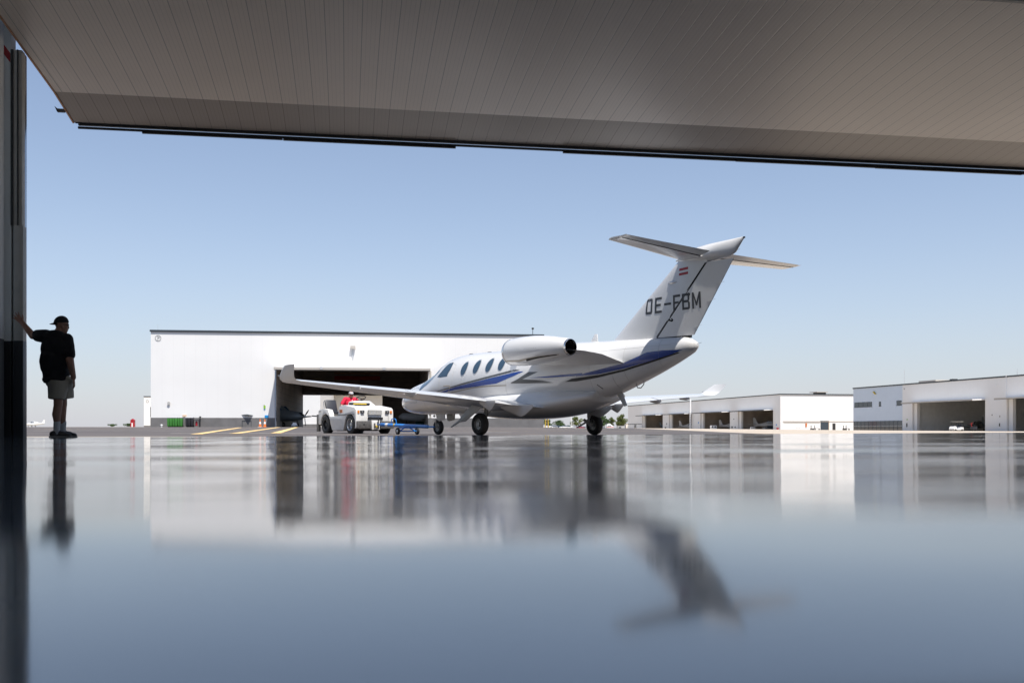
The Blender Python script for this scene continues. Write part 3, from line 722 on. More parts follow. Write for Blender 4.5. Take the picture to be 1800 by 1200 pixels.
    def vr(z, c0, c1, t=.10, x0=None, x1=None):
        le = LE(z) if x0 is None else x0; te = TE(z) if x1 is None else x1; ch = te - le
        return [(le + x*ch, q*ch, z) for x, q in airfoil(16, t, 0, c0, c1)]
    fin = MB(); fin.loft([vr(z, 0, .592) for z in (2.05, 2.3, 2.8, 3.3, 3.79, 3.96)]); fi = fin.build('fin', 'paint', A, angle=50)
    fbv = BVHTree.FromPolygons(fin.v, [list(f) for f in fin.f])
    rud = MB(); rud.loft([vr(z, .606, 1.) for z in (2.245, 2.8, 3.3, 3.80)]); ru = rud.build('rudder', 'paint', A, angle=50)
    rbv = BVHTree.FromPolygons(rud.v, [list(f) for f in rud.f])
    MB().loft([vr(z, .585, .615, .092) for z in (2.235, 3.0, 3.80)]).build('rudder_gap', 'gap', fi, smooth=False)
    MB().box(10.66, 11.60, -.012, .012, 2.19, 2.25).build('rudder_foot_gap', 'gap', fi, smooth=False)
    FT = [fbv, rbv]
    hx = lambda z: LE(z) + .60*(TE(z)-LE(z))
    def hl(z0, z1, w=.012):
        lay([(hx(z0)-w, z0), (hx(z0)+w, z0), (hx(z1)+w, z1), (hx(z1)-w, z1)], FT, .003, -1, .2).build('hinge_line', 'gap', fi, fix=False)
    hl(2.25, 2.60); hl(2.68, 3.12); hl(3.22, 3.78)
    for z in (2.62, 3.15):
        lay([(hx(z)-.03, z-.01),(hx(z)+.10, z-.045),(hx(z)+.13, z-.01),(hx(z)+.10, z+.035),(hx(z)+.07, z+.03),(hx(z)+.085, z-.01),(hx(z), z+.03)], FT, .003, -1, .2).build('hinge_cover', 'gap', fi, fix=False)
    # flag : red white red
    for z in (3.69, 3.585):
        lay([(11.31, z),(11.57, z+.012),(11.57, z+.068),(11.31, z+.056)], FT, .003, -1).build('flag_stripe', 'red', fi, fix=False)
    # registration in stroke capitals
    G = {'O': [[(.0,.12),(.15,0),(.85,0),(1,.12),(1,.88),(.85,1),(.15,1),(0,.88)], 'ring'],
         'E': [[(0,0),(1,0),(1,.15),(.24,.15),(.24,.43),(.85,.43),(.85,.58),(.24,.58),(.24,.85),(1,.85),(1,1),(0,1)]],
         '-': [[(.0,.43),(1,.43),(1,.57),(0,.57)]],
         'F': [[(0,0),(.24,0),(.24,.43),(.82,.43),(.82,.58),(.24,.58),(.24,.85),(1,.85),(1,1),(0,1)]],
         'M': [[(0,0),(.2,0),(.2,.68),(.42,.18),(.58,.18),(.8,.68),(.8,0),(1,0),(1,1),(.8,1),(.5,.40),(.2,1),(0,1)]]}
    def glyph(ch, x0, w, z0, h):
        P = []
        sl = .04
        def m(p): return (x0 + p[0]*w + p[1]*h*sl*0, z0 + p[1]*h + (p[0]*w)*.012)
        if ch == 'O':
            quads = [[(0,.1),(.24,.16),(.24,.84),(0,.9)], [(.76,.16),(1,.1),(1,.9),(.76,.84)], [(0,.1),(.13,0),(.87,0),(1,.1),(.76,.16),(.24,.16)], [(.24,.84),(.76,.84),(1,.9),(.87,1),(.13,1),(0,.9)]]
        elif ch == 'B':
            quads = [[(0,0),(.24,0),(.24,1),(0,1)], [(.24,.85),(.72,.85),(.95,.94),(.82,1),(.24,1)], [(.24,0),(.85,0),(1,.08),(.76,.15),(.24,.15)], [(.24,.44),(.76,.44),(.86,.52),(.76,.59),(.24,.59)], [(.72,.59),(.86,.52),(.95,.62),(.95,.94),(.72,.85)], [(.76,.15),(1,.08),(1,.42),(.86,.52),(.76,.44)]]
        else: quads = G[ch][:1]
        for q in quads:
            P.append([m(p) for p in q])
        return P
    txt = MB()
    for ch, x0, w in (('O',10.31,.21),('E',10.60,.21),('-',10.88,.20),('F',11.14,.20),('B',11.39,.21),('M',11.66,.23)):
        base = 2.80 + (x0-10.34)*.012
        for q in glyph(ch, x0, w, base, .36):
            o = lay(q, FT, .0045, -1, .15); txt.add(o.v, o.f)
    txt.build('registration_lettering', 'letter', fi, fix=False)
    # static wicks, fin light, beacon
    for z in (2.42, 2.95, 3.3): MB().tube((TE(z)-.12, -.012, z-.01), (TE(z)+.10, -.01, z+.03), .005, .003, 5).build('static_wick', 'seal', ru)
    MB().tube((11.72, 0, 2.03), (11.88, 0, 2.06), .004, .003, 5).tube((12.78,0,3.96),(12.92,0,3.97),.004,.003,5).build('static_wick', 'darkmetal', ru)
    MB().lathe([(-.14,.003),(-.08,.03),(.02,.035),(.10,.02),(.15,.003)], (11.12, -.085, 3.46), 'x', 14).build('fin_lamp', 'metal', fi)
    # tail skid loop
    MB().path([(9.9,0,1.24),(9.95,0,1.13),(10.06,0,1.12),(10.15,0,1.20),(10.18,0,1.32)], .012, 8).build('tail_loop', 'metal', A)
    MB().prism([(9.25,1.05),(9.42,1.08),(9.60,.72),(9.52,.70)], -.02, .02, 'y').build('ventral_antenna', 'gear', A)
    # ---- top fairing above the tailplane
    tf = MB(); rings = []
    for x, z0, z1, wd in ((11.15,3.93,3.965,.02),(11.4,3.89,4.03,.10),(11.8,3.84,4.17,.125),(12.1,3.81,4.195,.12),(12.4,3.83,4.205,.10),(12.7,3.86,4.212,.07),(12.82,3.92,4.216,.05),(12.98,4.12,4.22,.022),(13.03,4.18,4.222,.01)):
        zc = (z0+z1)/2; hh = (z1-z0)/2
        rings.append([(x, wd*math.cos(t)*(abs(math.sin(t))*.0+1), zc + hh*math.sin(t)) for t in np.linspace(0, 2*math.pi, 24, endpoint=False)])
    tf.loft(rings); tfo = tf.build('fin_top_fairing', 'paint', A, angle=60)
    MB().lathe([(-.02,.001),(-.01,.02),(.03,.02),(.04,.001)], (13.02, 0, 4.20), 'x', 10).build('tail_light', 'black', tfo)
    # ---- tailplane
    SS = [(0,11.30,12.28,3.955,.10),(.2,11.34,12.28,3.955,.10),(1.2,11.54,12.32,3.965,.095),(2.2,11.74,12.36,3.972,.09),(2.86,11.87,12.40,3.975,.085)]
    for sgn in (-1, 1):
        def sr(s, c0, c1, lift=0):
            y, le, te, z, t = s; ch = te-le
            return [(le + x*ch, sgn*y, z + q*ch + lift*max(0, x-.7)*ch) for x, q in airfoil(14, t, 0, c0, c1)]
        sb = MB(); sb.loft([sr(s, 0, .70) for s in SS]); so_ = sb.build('tailplane', 'paint', A, angle=50)
        el = MB(); el.loft([sr(s, .715, 1., .16) for s in SS[1:]] ); el.build('elevator', 'paint', so_, angle=50)
        MB().loft([sr(s, 0, 1, .10) for s in ((2.862,11.87,12.40,3.975,.085),(2.93,11.97,12.43,3.985,.05))]).build('elevator_horn', 'paint', so_, angle=50)
        MB().loft([sr((y, le-.004, le+.045, z, t*1.35), 0, 1) for y, le, te, z, t in SS]).build('deice_boot', 'darkmetal', so_, angle=60)
        MB().loft([sr((y, le, te, z-.003, t*1.02), .69, .725) for y, le, te, z, t in SS[1:]]).build('hinge_gap', 'gap', so_, smooth=False)
    # red beacon-like brown reflections and small step marks by the entry door
    MB().box(0,0,0,0,0,0) if False else None
    return A
def fus_at(x): return float(np.interp(x, [s[0] for s in FUS], [s[2] for s in FUS]))
def tyre_wheel(parent, name, c, r, hw, rr, n=40, axis='y'):
    """wheel with a rounded tread, rim dish and bolts; returns the wheel object (tyre) with rim children"""
    t = MB(); prof = []
    for i in range(17):
        a = -math.pi/2*.0 + math.pi*i/16
        prof.append((-hw*math.cos(a)*(1 if abs(math.cos(a)) < .98 else 1), rr + (r-rr)*abs(math.sin(a))**.42))
    prof = [(-hw*.75, rr-.004)] + prof + [(hw*.75, rr-.004)]
    t.lathe(prof, (0,0,0), 'y', n); o = t.build(name, 'tyre', parent, loc=c, angle=40)
    m = MB(); m.lathe([(-hw*.8, rr),(-hw*.86, rr*.93),(-hw*.5, rr*.86),(-hw*.45, rr*.45),(-hw*.8, rr*.40),(-hw*.85, .001)], (0,0,0), 'y', 28)
    m.lathe([(hw*.8, rr),(hw*.86, rr*.93),(hw*.5, rr*.86),(hw*.45, rr*.45),(hw*.8, rr*.40),(hw*.85, .001)], (0,0,0), 'y', 28)
    b = m
    for k in range(8):
        a = 2*math.pi*k/8; p = (rr*.66*math.cos(a), 0, rr*.66*math.sin(a))
        for sg in (-1, 1): b.tube((p[0], sg*hw*.42, p[2]), (p[0], sg*hw*.62, p[2]), rr*.11, rr*.10, 8)
    b.build('rim', 'rim', o, angle=30)
    return o
jet()

# ------------------------------------------------------------------ hangars across the apron
def wall_s(P0, w, u):                           # distance along wall P0 + s*w at photo column u
    t = (u - CX) / F; return (P0[0] - t*P0[1]) / (t*w[1] - w[0])
def parked_plane(label, loc, rotz, m='wing_dark', s=1.0, prop=True, group='small aeroplanes parked inside the hangars'):
    o = thing('parked_aeroplane', label, 'aeroplane', loc, rotz, group); o.scale = (s, s, s)
    b = MB(); tb = [(0,1.25,.95,.10,1.1),(.3,1.5,.75,.42,1.1),(1.2,1.62,.62,.56,1.1),(2.0,1.75,.60,.62,1.15),(2.6,2.2,.60,.64,1.2),(3.6,2.32,.62,.64,1.25),(4.6,2.1,.72,.56,1.3),(6.0,1.75,.98,.36,1.4),(8.2,1.55,1.25,.12,1.4)]
    b.loft([fus_ring(*r, n=24) for r in tb]); fo = b.build('fuselage', m, o, angle=60)
    MB().loft([[(x, y, z) for x, z in ((2.3,.78),(3.3,.72),(3.9,.78),(3.3,.9),(2.7,.92))] for y in (-.3,)] + []).v
    for sg in (-1, 1):
        w = MB(); w.loft([[(le + x*(te-le), sg*y, z + q*(te-le)) for x, q in airfoil(8, .13)] for y, le, te, z in ((0,2.3,3.9,.8),(5.4,2.6,3.6,1.15))]); w.build('wing', m, o, angle=50)
        w = MB(); w.loft([[(le + x*(te-le), sg*y, z + q*(te-le)) for x, q in airfoil(8, .1)] for y, le, te, z in ((0,7.3,8.3,1.5),(1.8,7.6,8.3,1.52))]); w.build('tailplane', m, o, angle=50)
        MB().prism([(2.15,1.72),(2.62,2.12),(3.1,2.18),(3.1,1.72)], sg*.60, sg*.655, 'y').prism([(3.2,1.72),(3.2,2.18),(3.7,2.14),(4.1,1.8)], sg*.58, sg*.645, 'y').build('cabin_window', 'glass', o)
        t = MB(); t.lathe([(-.07,.12),(-.08,.22),(0,.26),(.08,.22),(.07,.12)], (0,0,0), 'y', 18); t.tube((0,0,0), (0,-sg*.2,.5), .035); t.build('wheel', 'tyre', o, loc=(3.3, sg*1.2, .26))
    t = MB(); t.lathe([(-.05,.1),(-.06,.18),(0,.22),(.06,.18),(.05,.1)], (0,0,0), 'y', 18); t.tube((0,0,0), (0,0,.55), .03); t.build('nose_wheel', 'tyre', o, loc=(.8, 0, .22))
    w = MB(); w.loft([[(le + x*(te-le), q*(te-le), z) for x, q in airfoil(8, .1)] for z, le, te in ((1.4,6.6,8.3),(2.0,7.2,8.35),(3.0,7.8,8.5))]); w.build('fin', m, o, angle=50)
    if prop:
        p = MB(); p.lathe([(-.28,.005),(-.15,.12),(0,.16)], (0,0,1.1), 'x', 16); po = p.build('spinner', 'metal', o)
        for k in range(3):
            a = R(20 + 120*k); c = MB(); d = Vector((0, math.cos(a), math.sin(a)))
            e = Vector((0,-math.sin(a), math.cos(a)))
            c.loft([[Vector((-.1,0,1.1)) + d*r_ + e*wd, Vector((-.06,0,1.1)) + d*r_ + e*wd*.2, Vector((-.08,0,1.1)) + d*r_ - e*wd, Vector((-.13,0,1.1)) + d*r_ - e*wd*.2] for r_, wd in ((.1,.05),(.5,.09),(.9,.06),(1.0,.02))])
            c.build('propeller_blade', 'black', po)
    return o

def canopy_door(par, x0, x1, zt, m='wallv', out=2.6, inn=3.2, slope=.03, y_out=-1):
    """raised one-piece door above an opening; wall plane y=0, outside is -y"""
    d = MB().prism([(y_out*out, zt-.08-slope*out*0), (y_out*out, zt+.17), (inn, zt+.30+slope*inn), (inn, zt+.05+slope*inn)], x0, x1, 'x').build('door', m, par, smooth=False)
    MB().box(x0+.02, x1-.02, -out-.05, -out-.002, zt-.10, zt+.14).build('door_edge_rail', 'shelf', d, smooth=False)
    MB().box(x0+.02, x1-.02, -out-.04, -out+.10, zt-.15, zt-.101).build('rubber_seal', 'seal_rubber', d, smooth=False)
    n = 5
    for k in range(n):
        x = x0 + (x1-x0)*(k+.5)/n
        if k % 2: MB().box(x-.12, x+.12, -out-.08, -out-.052, zt-.05, zt+.20).build('hinge_plate', 'seal', d, smooth=False)
    return d

# ---------- the big hangar on the left, open right through
def left_hangar():
    dA = 96.; P0 = Vector(px2(265, dA)); P1 = Vector(px2(955, 100.7)); w = (P1-P0).normalized(); ang = math.atan2(w.y, w.x)
    zb = .40; o = thing('hangar_building', 'big white hangar with dark roof edge and grey base, open right through, behind the tug', 'hangar', (P0.x, P0.y, zb), ang)
    X = lambda u: wall_s(P0, w, u)
    L_ = X(955); a, b = X(485.5), X(752.5); zt, h = 5.62, 9.22
    D = 31
    MB().box(0, a, 0, .3, .95, h).box(b, L_, 0, .3, .95, h).box(a, b, 0, .3, zt, h).build('front_wall', 'wall', o, smooth=False)
    MB().box(-.03, a-.02, -.03, .28, -.8, .95).build('wall_base', 'band', o, smooth=False)
    MB().box(b+.02, L_+.03, -.03, .28, -.8, .95).build('wall_base', 'band', o, smooth=False)
    MB().box(-.08, L_+.08, -.12, .32, h+.02, h+.19).box(-.08, .2, .32, D+.1, h+.02, h+.19).box(L_-.2, L_+.08, .32, D+.1, h+.02, h+.19).build('roof_trim', 'trim', o, smooth=False)
    MB().box(0, L_, .3, D, h-.3, h-.02).build('roof', 'interior', o, smooth=False)
    MB().box(0, .3, .3, D, -.8, h-.3).build('side_wall', 'wallv', o, smooth=False)
    MB().box(L_-.3, L_, .3, D, -.8, h-.3).build('side_wall', 'wallv', o, smooth=False)
    # partition walls either side of the bay, in dark cladding
    MB().box(a-.8, a-.02, .32, D, -.8, h-.3).build('bay_wall', 'interior', o, smooth=False)
    MB().box(b+.02, b+.8, .32, D, -.8, h-.3).build('bay_wall', 'interior', o, smooth=False)
    # back wall with its own opening : photo columns 513..672 at the back depth
    Pb = P0 + Vector((-w.y, w.x)) * D; xb = lambda u: wall_s(Pb, w, u)
    c, d = xb(513), xb(672); zo = 4.28
    MB().box(a-.8, c, D, D+.3, -.8, h-.3).box(d, b+.8, D, D+.3, -.8, h-.3).box(c, d, D, D+.3, zo, h-.3).build('back_wall', 'interior', o, smooth=False)
    MB().box(c-.5, d+.5, D-1.2, D-.05, zo+.05, zo+.32).build('back_door', 'shelf', o, smooth=False)
    MB().box(c-.35, c-.02, D-.12, D-.02, -.5, zo).build('back_door_frame', 'interior_red', o, smooth=False)
    for k, (yy, zz, m_, th) in enumerate(((2.5, 8.1, 'darkmetal', .5), (8, 8.0, 'darkmetal', .5), (14, 7.9, 'beam', .35), (20, 7.8, 'darkmetal', .5), (30.5, 7.0, 'beam', .16), (30.6, 6.25, 'interior_red', .5))):
        MB().box(a if yy < 30 else a+4, b if yy < 30 else b-5, yy, yy+.25, zz, zz+th).build('roof_beam', m_, o, smooth=False)
    for k in range(5):
        x = a + (b-a)*(k+.6)/5.4
        MB().lathe([(0,.10),(-.12,.22),(-.2,.24)], (x, 5.0, 6.3), 'z', 12).build('hanging_lamp', 'shelf', o)
    canopy_door(o, a+.05, b+.15, zt)
    MB().box(b+.15, b+.32, -.06, .3, .95, zt).build('door_guide', 'shelf', o, smooth=False)
    MB().box(a-.12, a+.0, -.05, .3, -.8, zt).build('door_guide', 'strip', o, smooth=False)
    # marks and small fittings on the wall; rows at the wall distance
    def Z(u, row): s = X(u); Y = P0.y + w.y*s; return CZ + (HZ-row)/F*Y - zb
    def plate(u0, u1, r0, r1, m, name, y=-.05): return MB().box(X(u0), X(u1), y, -.004, Z(u0, r1), Z(u0, r0)).build(name, m, o, smooth=False)
    ring = MB(); ring.lathe([(-.02,.24),(-.02,.30),(0,.30),(0,.24)], (X(278), -.01, Z(278, 594)), 'y', 20); ring.build('number_ring', 'gear', o)
    plate(277, 278, 590.5, 597, 'gear', 'number_bar'); plate(278, 280.5, 592, 593, 'gear', 'number_bar')
    plate(616, 625, 608, 613, 'shelf', 'floodlight', -.35); plate(618.5, 622, 613, 631, 'seal', 'cable_box', -.08)
    plate(295.5, 298.5, 706, 711.5, 'tan_line', 'alarm_bell', -.10)
    MB().tube((X(297), -.14, Z(297, 708.7)), (X(297), -.10, Z(297, 708.7)), .14, .14, 14).build('alarm_bell', 'gear', o)
    plate(463.5, 466.8, 712.5, 718, 'sign_green', 'notice'); plate(464.2, 466.2, 718.5, 719.8, 'sign_blue', 'notice'); plate(463.5, 465.2, 711.7, 712.6, 'black', 'notice')
    plate(465.5, 472, 729.5, 734, 'sign_blue', 'notice', -.06); plate(321, 328, 728.8, 732.3, 'sign_tan', 'notice', -.06)
    plate(425.5, 442, 739, 739.7, 'trim', 'low_hatch_edge', -.06); plate(425.5, 426.3, 739.7, 751.5, 'trim', 'low_hatch_edge', -.06); plate(441.3, 442, 739.7, 751.5, 'trim', 'low_hatch_edge', -.06)
    MB().tube((X(352.5), -.2, -.1), (X(352.5), -.2, Z(352, 733)), .04).lathe([(0,.01),(0,.10),(.1,.1),(.12,.01)], (X(352.5), -.2, Z(352, 733.5)), 'z', 10).build('standpipe', 'darkmetal', o)
    MB().box(X(264), X(265)-.01, -.02, .2, Z(265, 733), Z(265, 715)).build('downpipe', 'trim', o, smooth=False)
    MB().tube((X(939), 1, h+.2), (X(939), 1, h+.85), .03).lathe([(0,.01),(0,.12),(.16,.12),(.18,.01)], (X(939), 1, h+.8), 'z', 10).build('roof_beacon', 'darkmetal', o)
    MB().tube((X(277), .1, h+.2), (X(277), .1, h+.75), .012).build('roof_rod', 'seal', o)
    # inside : two dim parked aeroplanes
    wl = lambda x, y, z=0: Vector((P0.x + w.x*x - w.y*y, P0.y + w.y*x + w.x*y, zb + z))
    p = wl(X(524)+.3, 3.0); parked_plane('dark propeller plane at the left edge of the open hangar, its nose pointing right', (p.x, p.y, float(T(p.x, p.y))), R(158), 'plane_navy', 1.0)
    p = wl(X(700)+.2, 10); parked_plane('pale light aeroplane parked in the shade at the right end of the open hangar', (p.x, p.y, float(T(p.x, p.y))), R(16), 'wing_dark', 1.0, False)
    q = wl(X(740)+.5, 13)
    t = thing('covered_crate', 'teal covered crate stacked beside the pale light aeroplane in the open hangar', 'crate', (q.x, q.y, float(T(q.x, q.y))), ang)
    MB().box(-.7,.7,-.5,.5,.12,1.9).build('cover', 'teal', t, bevel=.06); MB().box(-.75,.75,-.55,.55,0,.12).build('pallet', 'beam', t, smooth=False)
    # small things along the wall
    def place(u, out=1.0): p = wl(X(u), -out); return (p.x, p.y, float(T(p.x, p.y)))
    bins = [(300.5,0,'bin_green'),(305,1,'bin_green'),(309.5,2,'bin_green'),(314,3,'bin_green'),(318.5,4,'bin_green'),(323,5,'bin_green'),(332.3,6,'bin_black'),(336.8,7,'bin_black'),(341.3,8,'bin_black')]
    names = ['leftmost green wheelie bin by the grey base of the big hangar','second green wheelie bin from the left by the hangar base','third green wheelie bin from the left by the hangar base','fourth green wheelie bin from the left by the hangar base','fifth green wheelie bin from the left by the hangar base','rightmost green wheelie bin, next to the gap before the black bins',
             'leftmost black wheelie bin, beside the green ones','middle black wheelie bin of three by the hangar base','rightmost black wheelie bin of the row by the hangar base']
    first = {}
    for u, k, m_ in bins:
        loc = place(u, .9 + .1*(k % 2))
        if m_ not in first:
            t = thing('wheelie_bin', names[k], 'bin', loc, ang, 'wheelie bins in a row at the hangar base')
            MB().loft([[(-.10,-.24,.08),(.10,-.24,.08),(.10,.24,.08),(-.10,.24,.08)], [(-.115,-.30,.88),(.115,-.30,.88),(.115,.30,.88),(-.115,.30,.88)]]).build('bin_body', m_, t, bevel=.01)
            MB().prism([(-.32,.88),(.34,.88),(.30,.95),(0,.98),(-.30,.95)], -.12, .12, 'x').build('lid', 'cap_grey', t, bevel=.008)
            MB().tube((-.12,.24,.09), (.12,.24,.09), .09, .09, 14).build('wheel', 'tyre', t)
            first[m_] = t
        else:
            t = copy_tree(first[m_]); t.location = loc; t['label'] = names[k]
    for u, m_, lb in ((459.5, 'cone_white', 'pale traffic cone by the hangar base, left of the orange one'), (467.7, 'cone', 'orange traffic cone beside the hangar opening')):
        t = thing('traffic_cone', lb, 'cone', place(u, 1.0), 0, 'traffic cones by the hangar opening')
        MB().box(-.18,.18,-.18,.18,0,.03).build('base', m_, t, smooth=False); MB().lathe([(.03,.14),(.78,.03),(.79,.001)], (0,0,0), 'z', 16).build('cone_body', 'cone' , t)
        MB().lathe([(.30,.107),(.52,.074)], (0,0,0), 'z', 16).build('reflective_band', 'cone_white', t)
    t = thing('fire_cart', 'low dark trolley with a red cylinder beside the black wheelie bins', 'trolley', place(348.5, .9), ang)
    MB().box(-.35,.3,-.2,.2,.62,.68).tube((-.33,-.18,0),(-.33,-.18,.65),.02).tube((.28,-.18,0),(.28,-.18,.65),.02).build('frame', 'darkmetal', t); MB().lathe([(.12,.001),(.12,.1),(.5,.1),(.56,.04),(.6,.001)], (0,0,0), 'z', 12).build('cylinder', 'red', t)
    t = thing('drain_cover', 'small white capped pipe standing at the left foot of the hangar wall', 'pipe', place(286.5, .6), 0)
    MB().lathe([(0,.08),(.16,.08),(.17,.12),(.24,.10),(.27,.001)], (0,0,0), 'z', 12).build('pipe', 'cone_white', t)
    # things in the far opening
    q = wl(X(551)+2.6, 24); t = thing('dark_cabinet', 'small dark cabinet standing on the floor inside the open hangar, left of the tug', 'cabinet', (q.x, q.y, float(T(q.x,q.y))), ang)
    MB().box(-.2,.28,-.3,.3,.05,.62).build('body', 'black', t, bevel=.02); MB().box(-.26,-.2,-.3,.3,.05,.6).build('door', 'shelf', t, smooth=False)
    q = wl(X(516), 1.0); t = thing('tow_cart', 'small white aircraft mover in front of the dark propeller plane in the open hangar', 'cart', (q.x, q.y, float(T(q.x, q.y))), ang)
    MB().box(-.28,.28,-.3,.3,.10,.22).build('base', 'cone_white', t, bevel=.02); MB().prism([(-.26,.24),(.24,.24),(.18,.42),(-.1,.46)], -.2, .2, 'y').build('housing', 'cone_white', t, bevel=.02)
    for xx_ in (-.2,.2): MB().tube((xx_,-.32,.07),(xx_,.32,.07),.07,.07,12).build('wheel', 'tyre', t)

def car(label, loc, rotz, m='carw', s=1.0, group=None):
    o = thing('car', label, 'car', loc, rotz, group); o.scale = (s, s, s)
    MB().prism([(-2.2,.35),(-2.25,.75),(-2.1,.95),(-1.3,1.0),(1.0,.98),(2.0,.82),(2.25,.62),(2.2,.32)], -.85, .85, 'y').build('body', m, o, bevel=.05)
    MB().loft([[(-1.75,-.78,.99),(1.15,-.78,.97),(1.15,.78,.97),(-1.75,.78,.99)], [(-1.2,-.62,1.42),(.35,-.62,1.45),(.35,.62,1.45),(-1.2,.62,1.42)]]).build('cabin_glass', 'officeglass', o)
    MB().loft([[(-1.22,-.64,1.425),(.37,-.64,1.455),(.37,.64,1.455),(-1.22,.64,1.425)], [(-1.1,-.5,1.47),(.25,-.5,1.50),(.25,.5,1.50),(-1.1,.5,1.47)]]).build('roof', m, o)
    for x in (-1.4, 1.4):
        for sg in (-1, 1): MB().lathe([(-.1,.01),(-.1,.28),(-.06,.32),(.06,.32),(.1,.28),(.1,.01)], (0,0,0), 'y', 18).build('wheel', 'tyre', o, loc=(x, sg*.80, .32))
    return o
left_hangar()

def simple_block(name, label, P0, w, L_, D, zb, h, m='wallv', band=True):
    o = thing(name, label, 'building', (P0.x, P0.y, zb), math.atan2(w.y, w.x))
    MB().box(0, L_, 0, D, -1.5, h).build('wall', m, o, smooth=False)
    MB().box(-.1, L_+.1, -.1, D+.1, h, h+.25).build('roof_trim', 'trim', o, smooth=False)
    return o
P = Vector(px2(253, 300)); Q = Vector(px2(262, 300))
b_ = simple_block('hangar_building', 'small slice of a white hangar showing past the left corner of the big one', P, Vector((math.cos(R(7)), math.sin(R(7)))), 18, 30, 1.0, 9.3)
MB().box(-.02, 18, -.05, 0, -1.5, .7).build('wall_base', 'band', b_, smooth=False)
MB().lathe([(-.03,.3),(-.03,.45),(0,.45),(0,.3)], (1.0, -.02, 8), 'y', 16).build('number_ring', 'gear', b_)
# white building seen right through the open hangar: lit end wall and shaded long side
P = Vector(px2(330, 178)); wv = Vector((math.cos(R(7)), math.sin(R(7))))
q = Vector(px2(563, 178+4))
b2 = simple_block('hangar_building', 'white building seen beyond through the far opening of the big hangar', q - wv*24, wv, 24, 90, .6, 8.8, 'wallv')
MB().box(-.02, 24.02, -.05, 0, -1.5, .7).build('wall_base', 'band', b2, smooth=False)
MB().box(15.1, 15.35, -.05, 0, 3.4, 4.4).build('wall_lamp', 'gear', b2, smooth=False)
q2 = Vector(px2(564, 230)); b3 = thing('hangar_building', 'long bluish shaded building side seen behind the tug driver through the hangar', 'building', (q2.x, q2.y, .8), R(7))
MB().box(0, 45, 0, 20, -1.5, 8.5).build('wall', 'wallv', b3, smooth=False); MB().box(-.05, 45, -5.5, 20.2, 8.5, 8.8).build('roof_overhang', 'trim', b3, smooth=False)

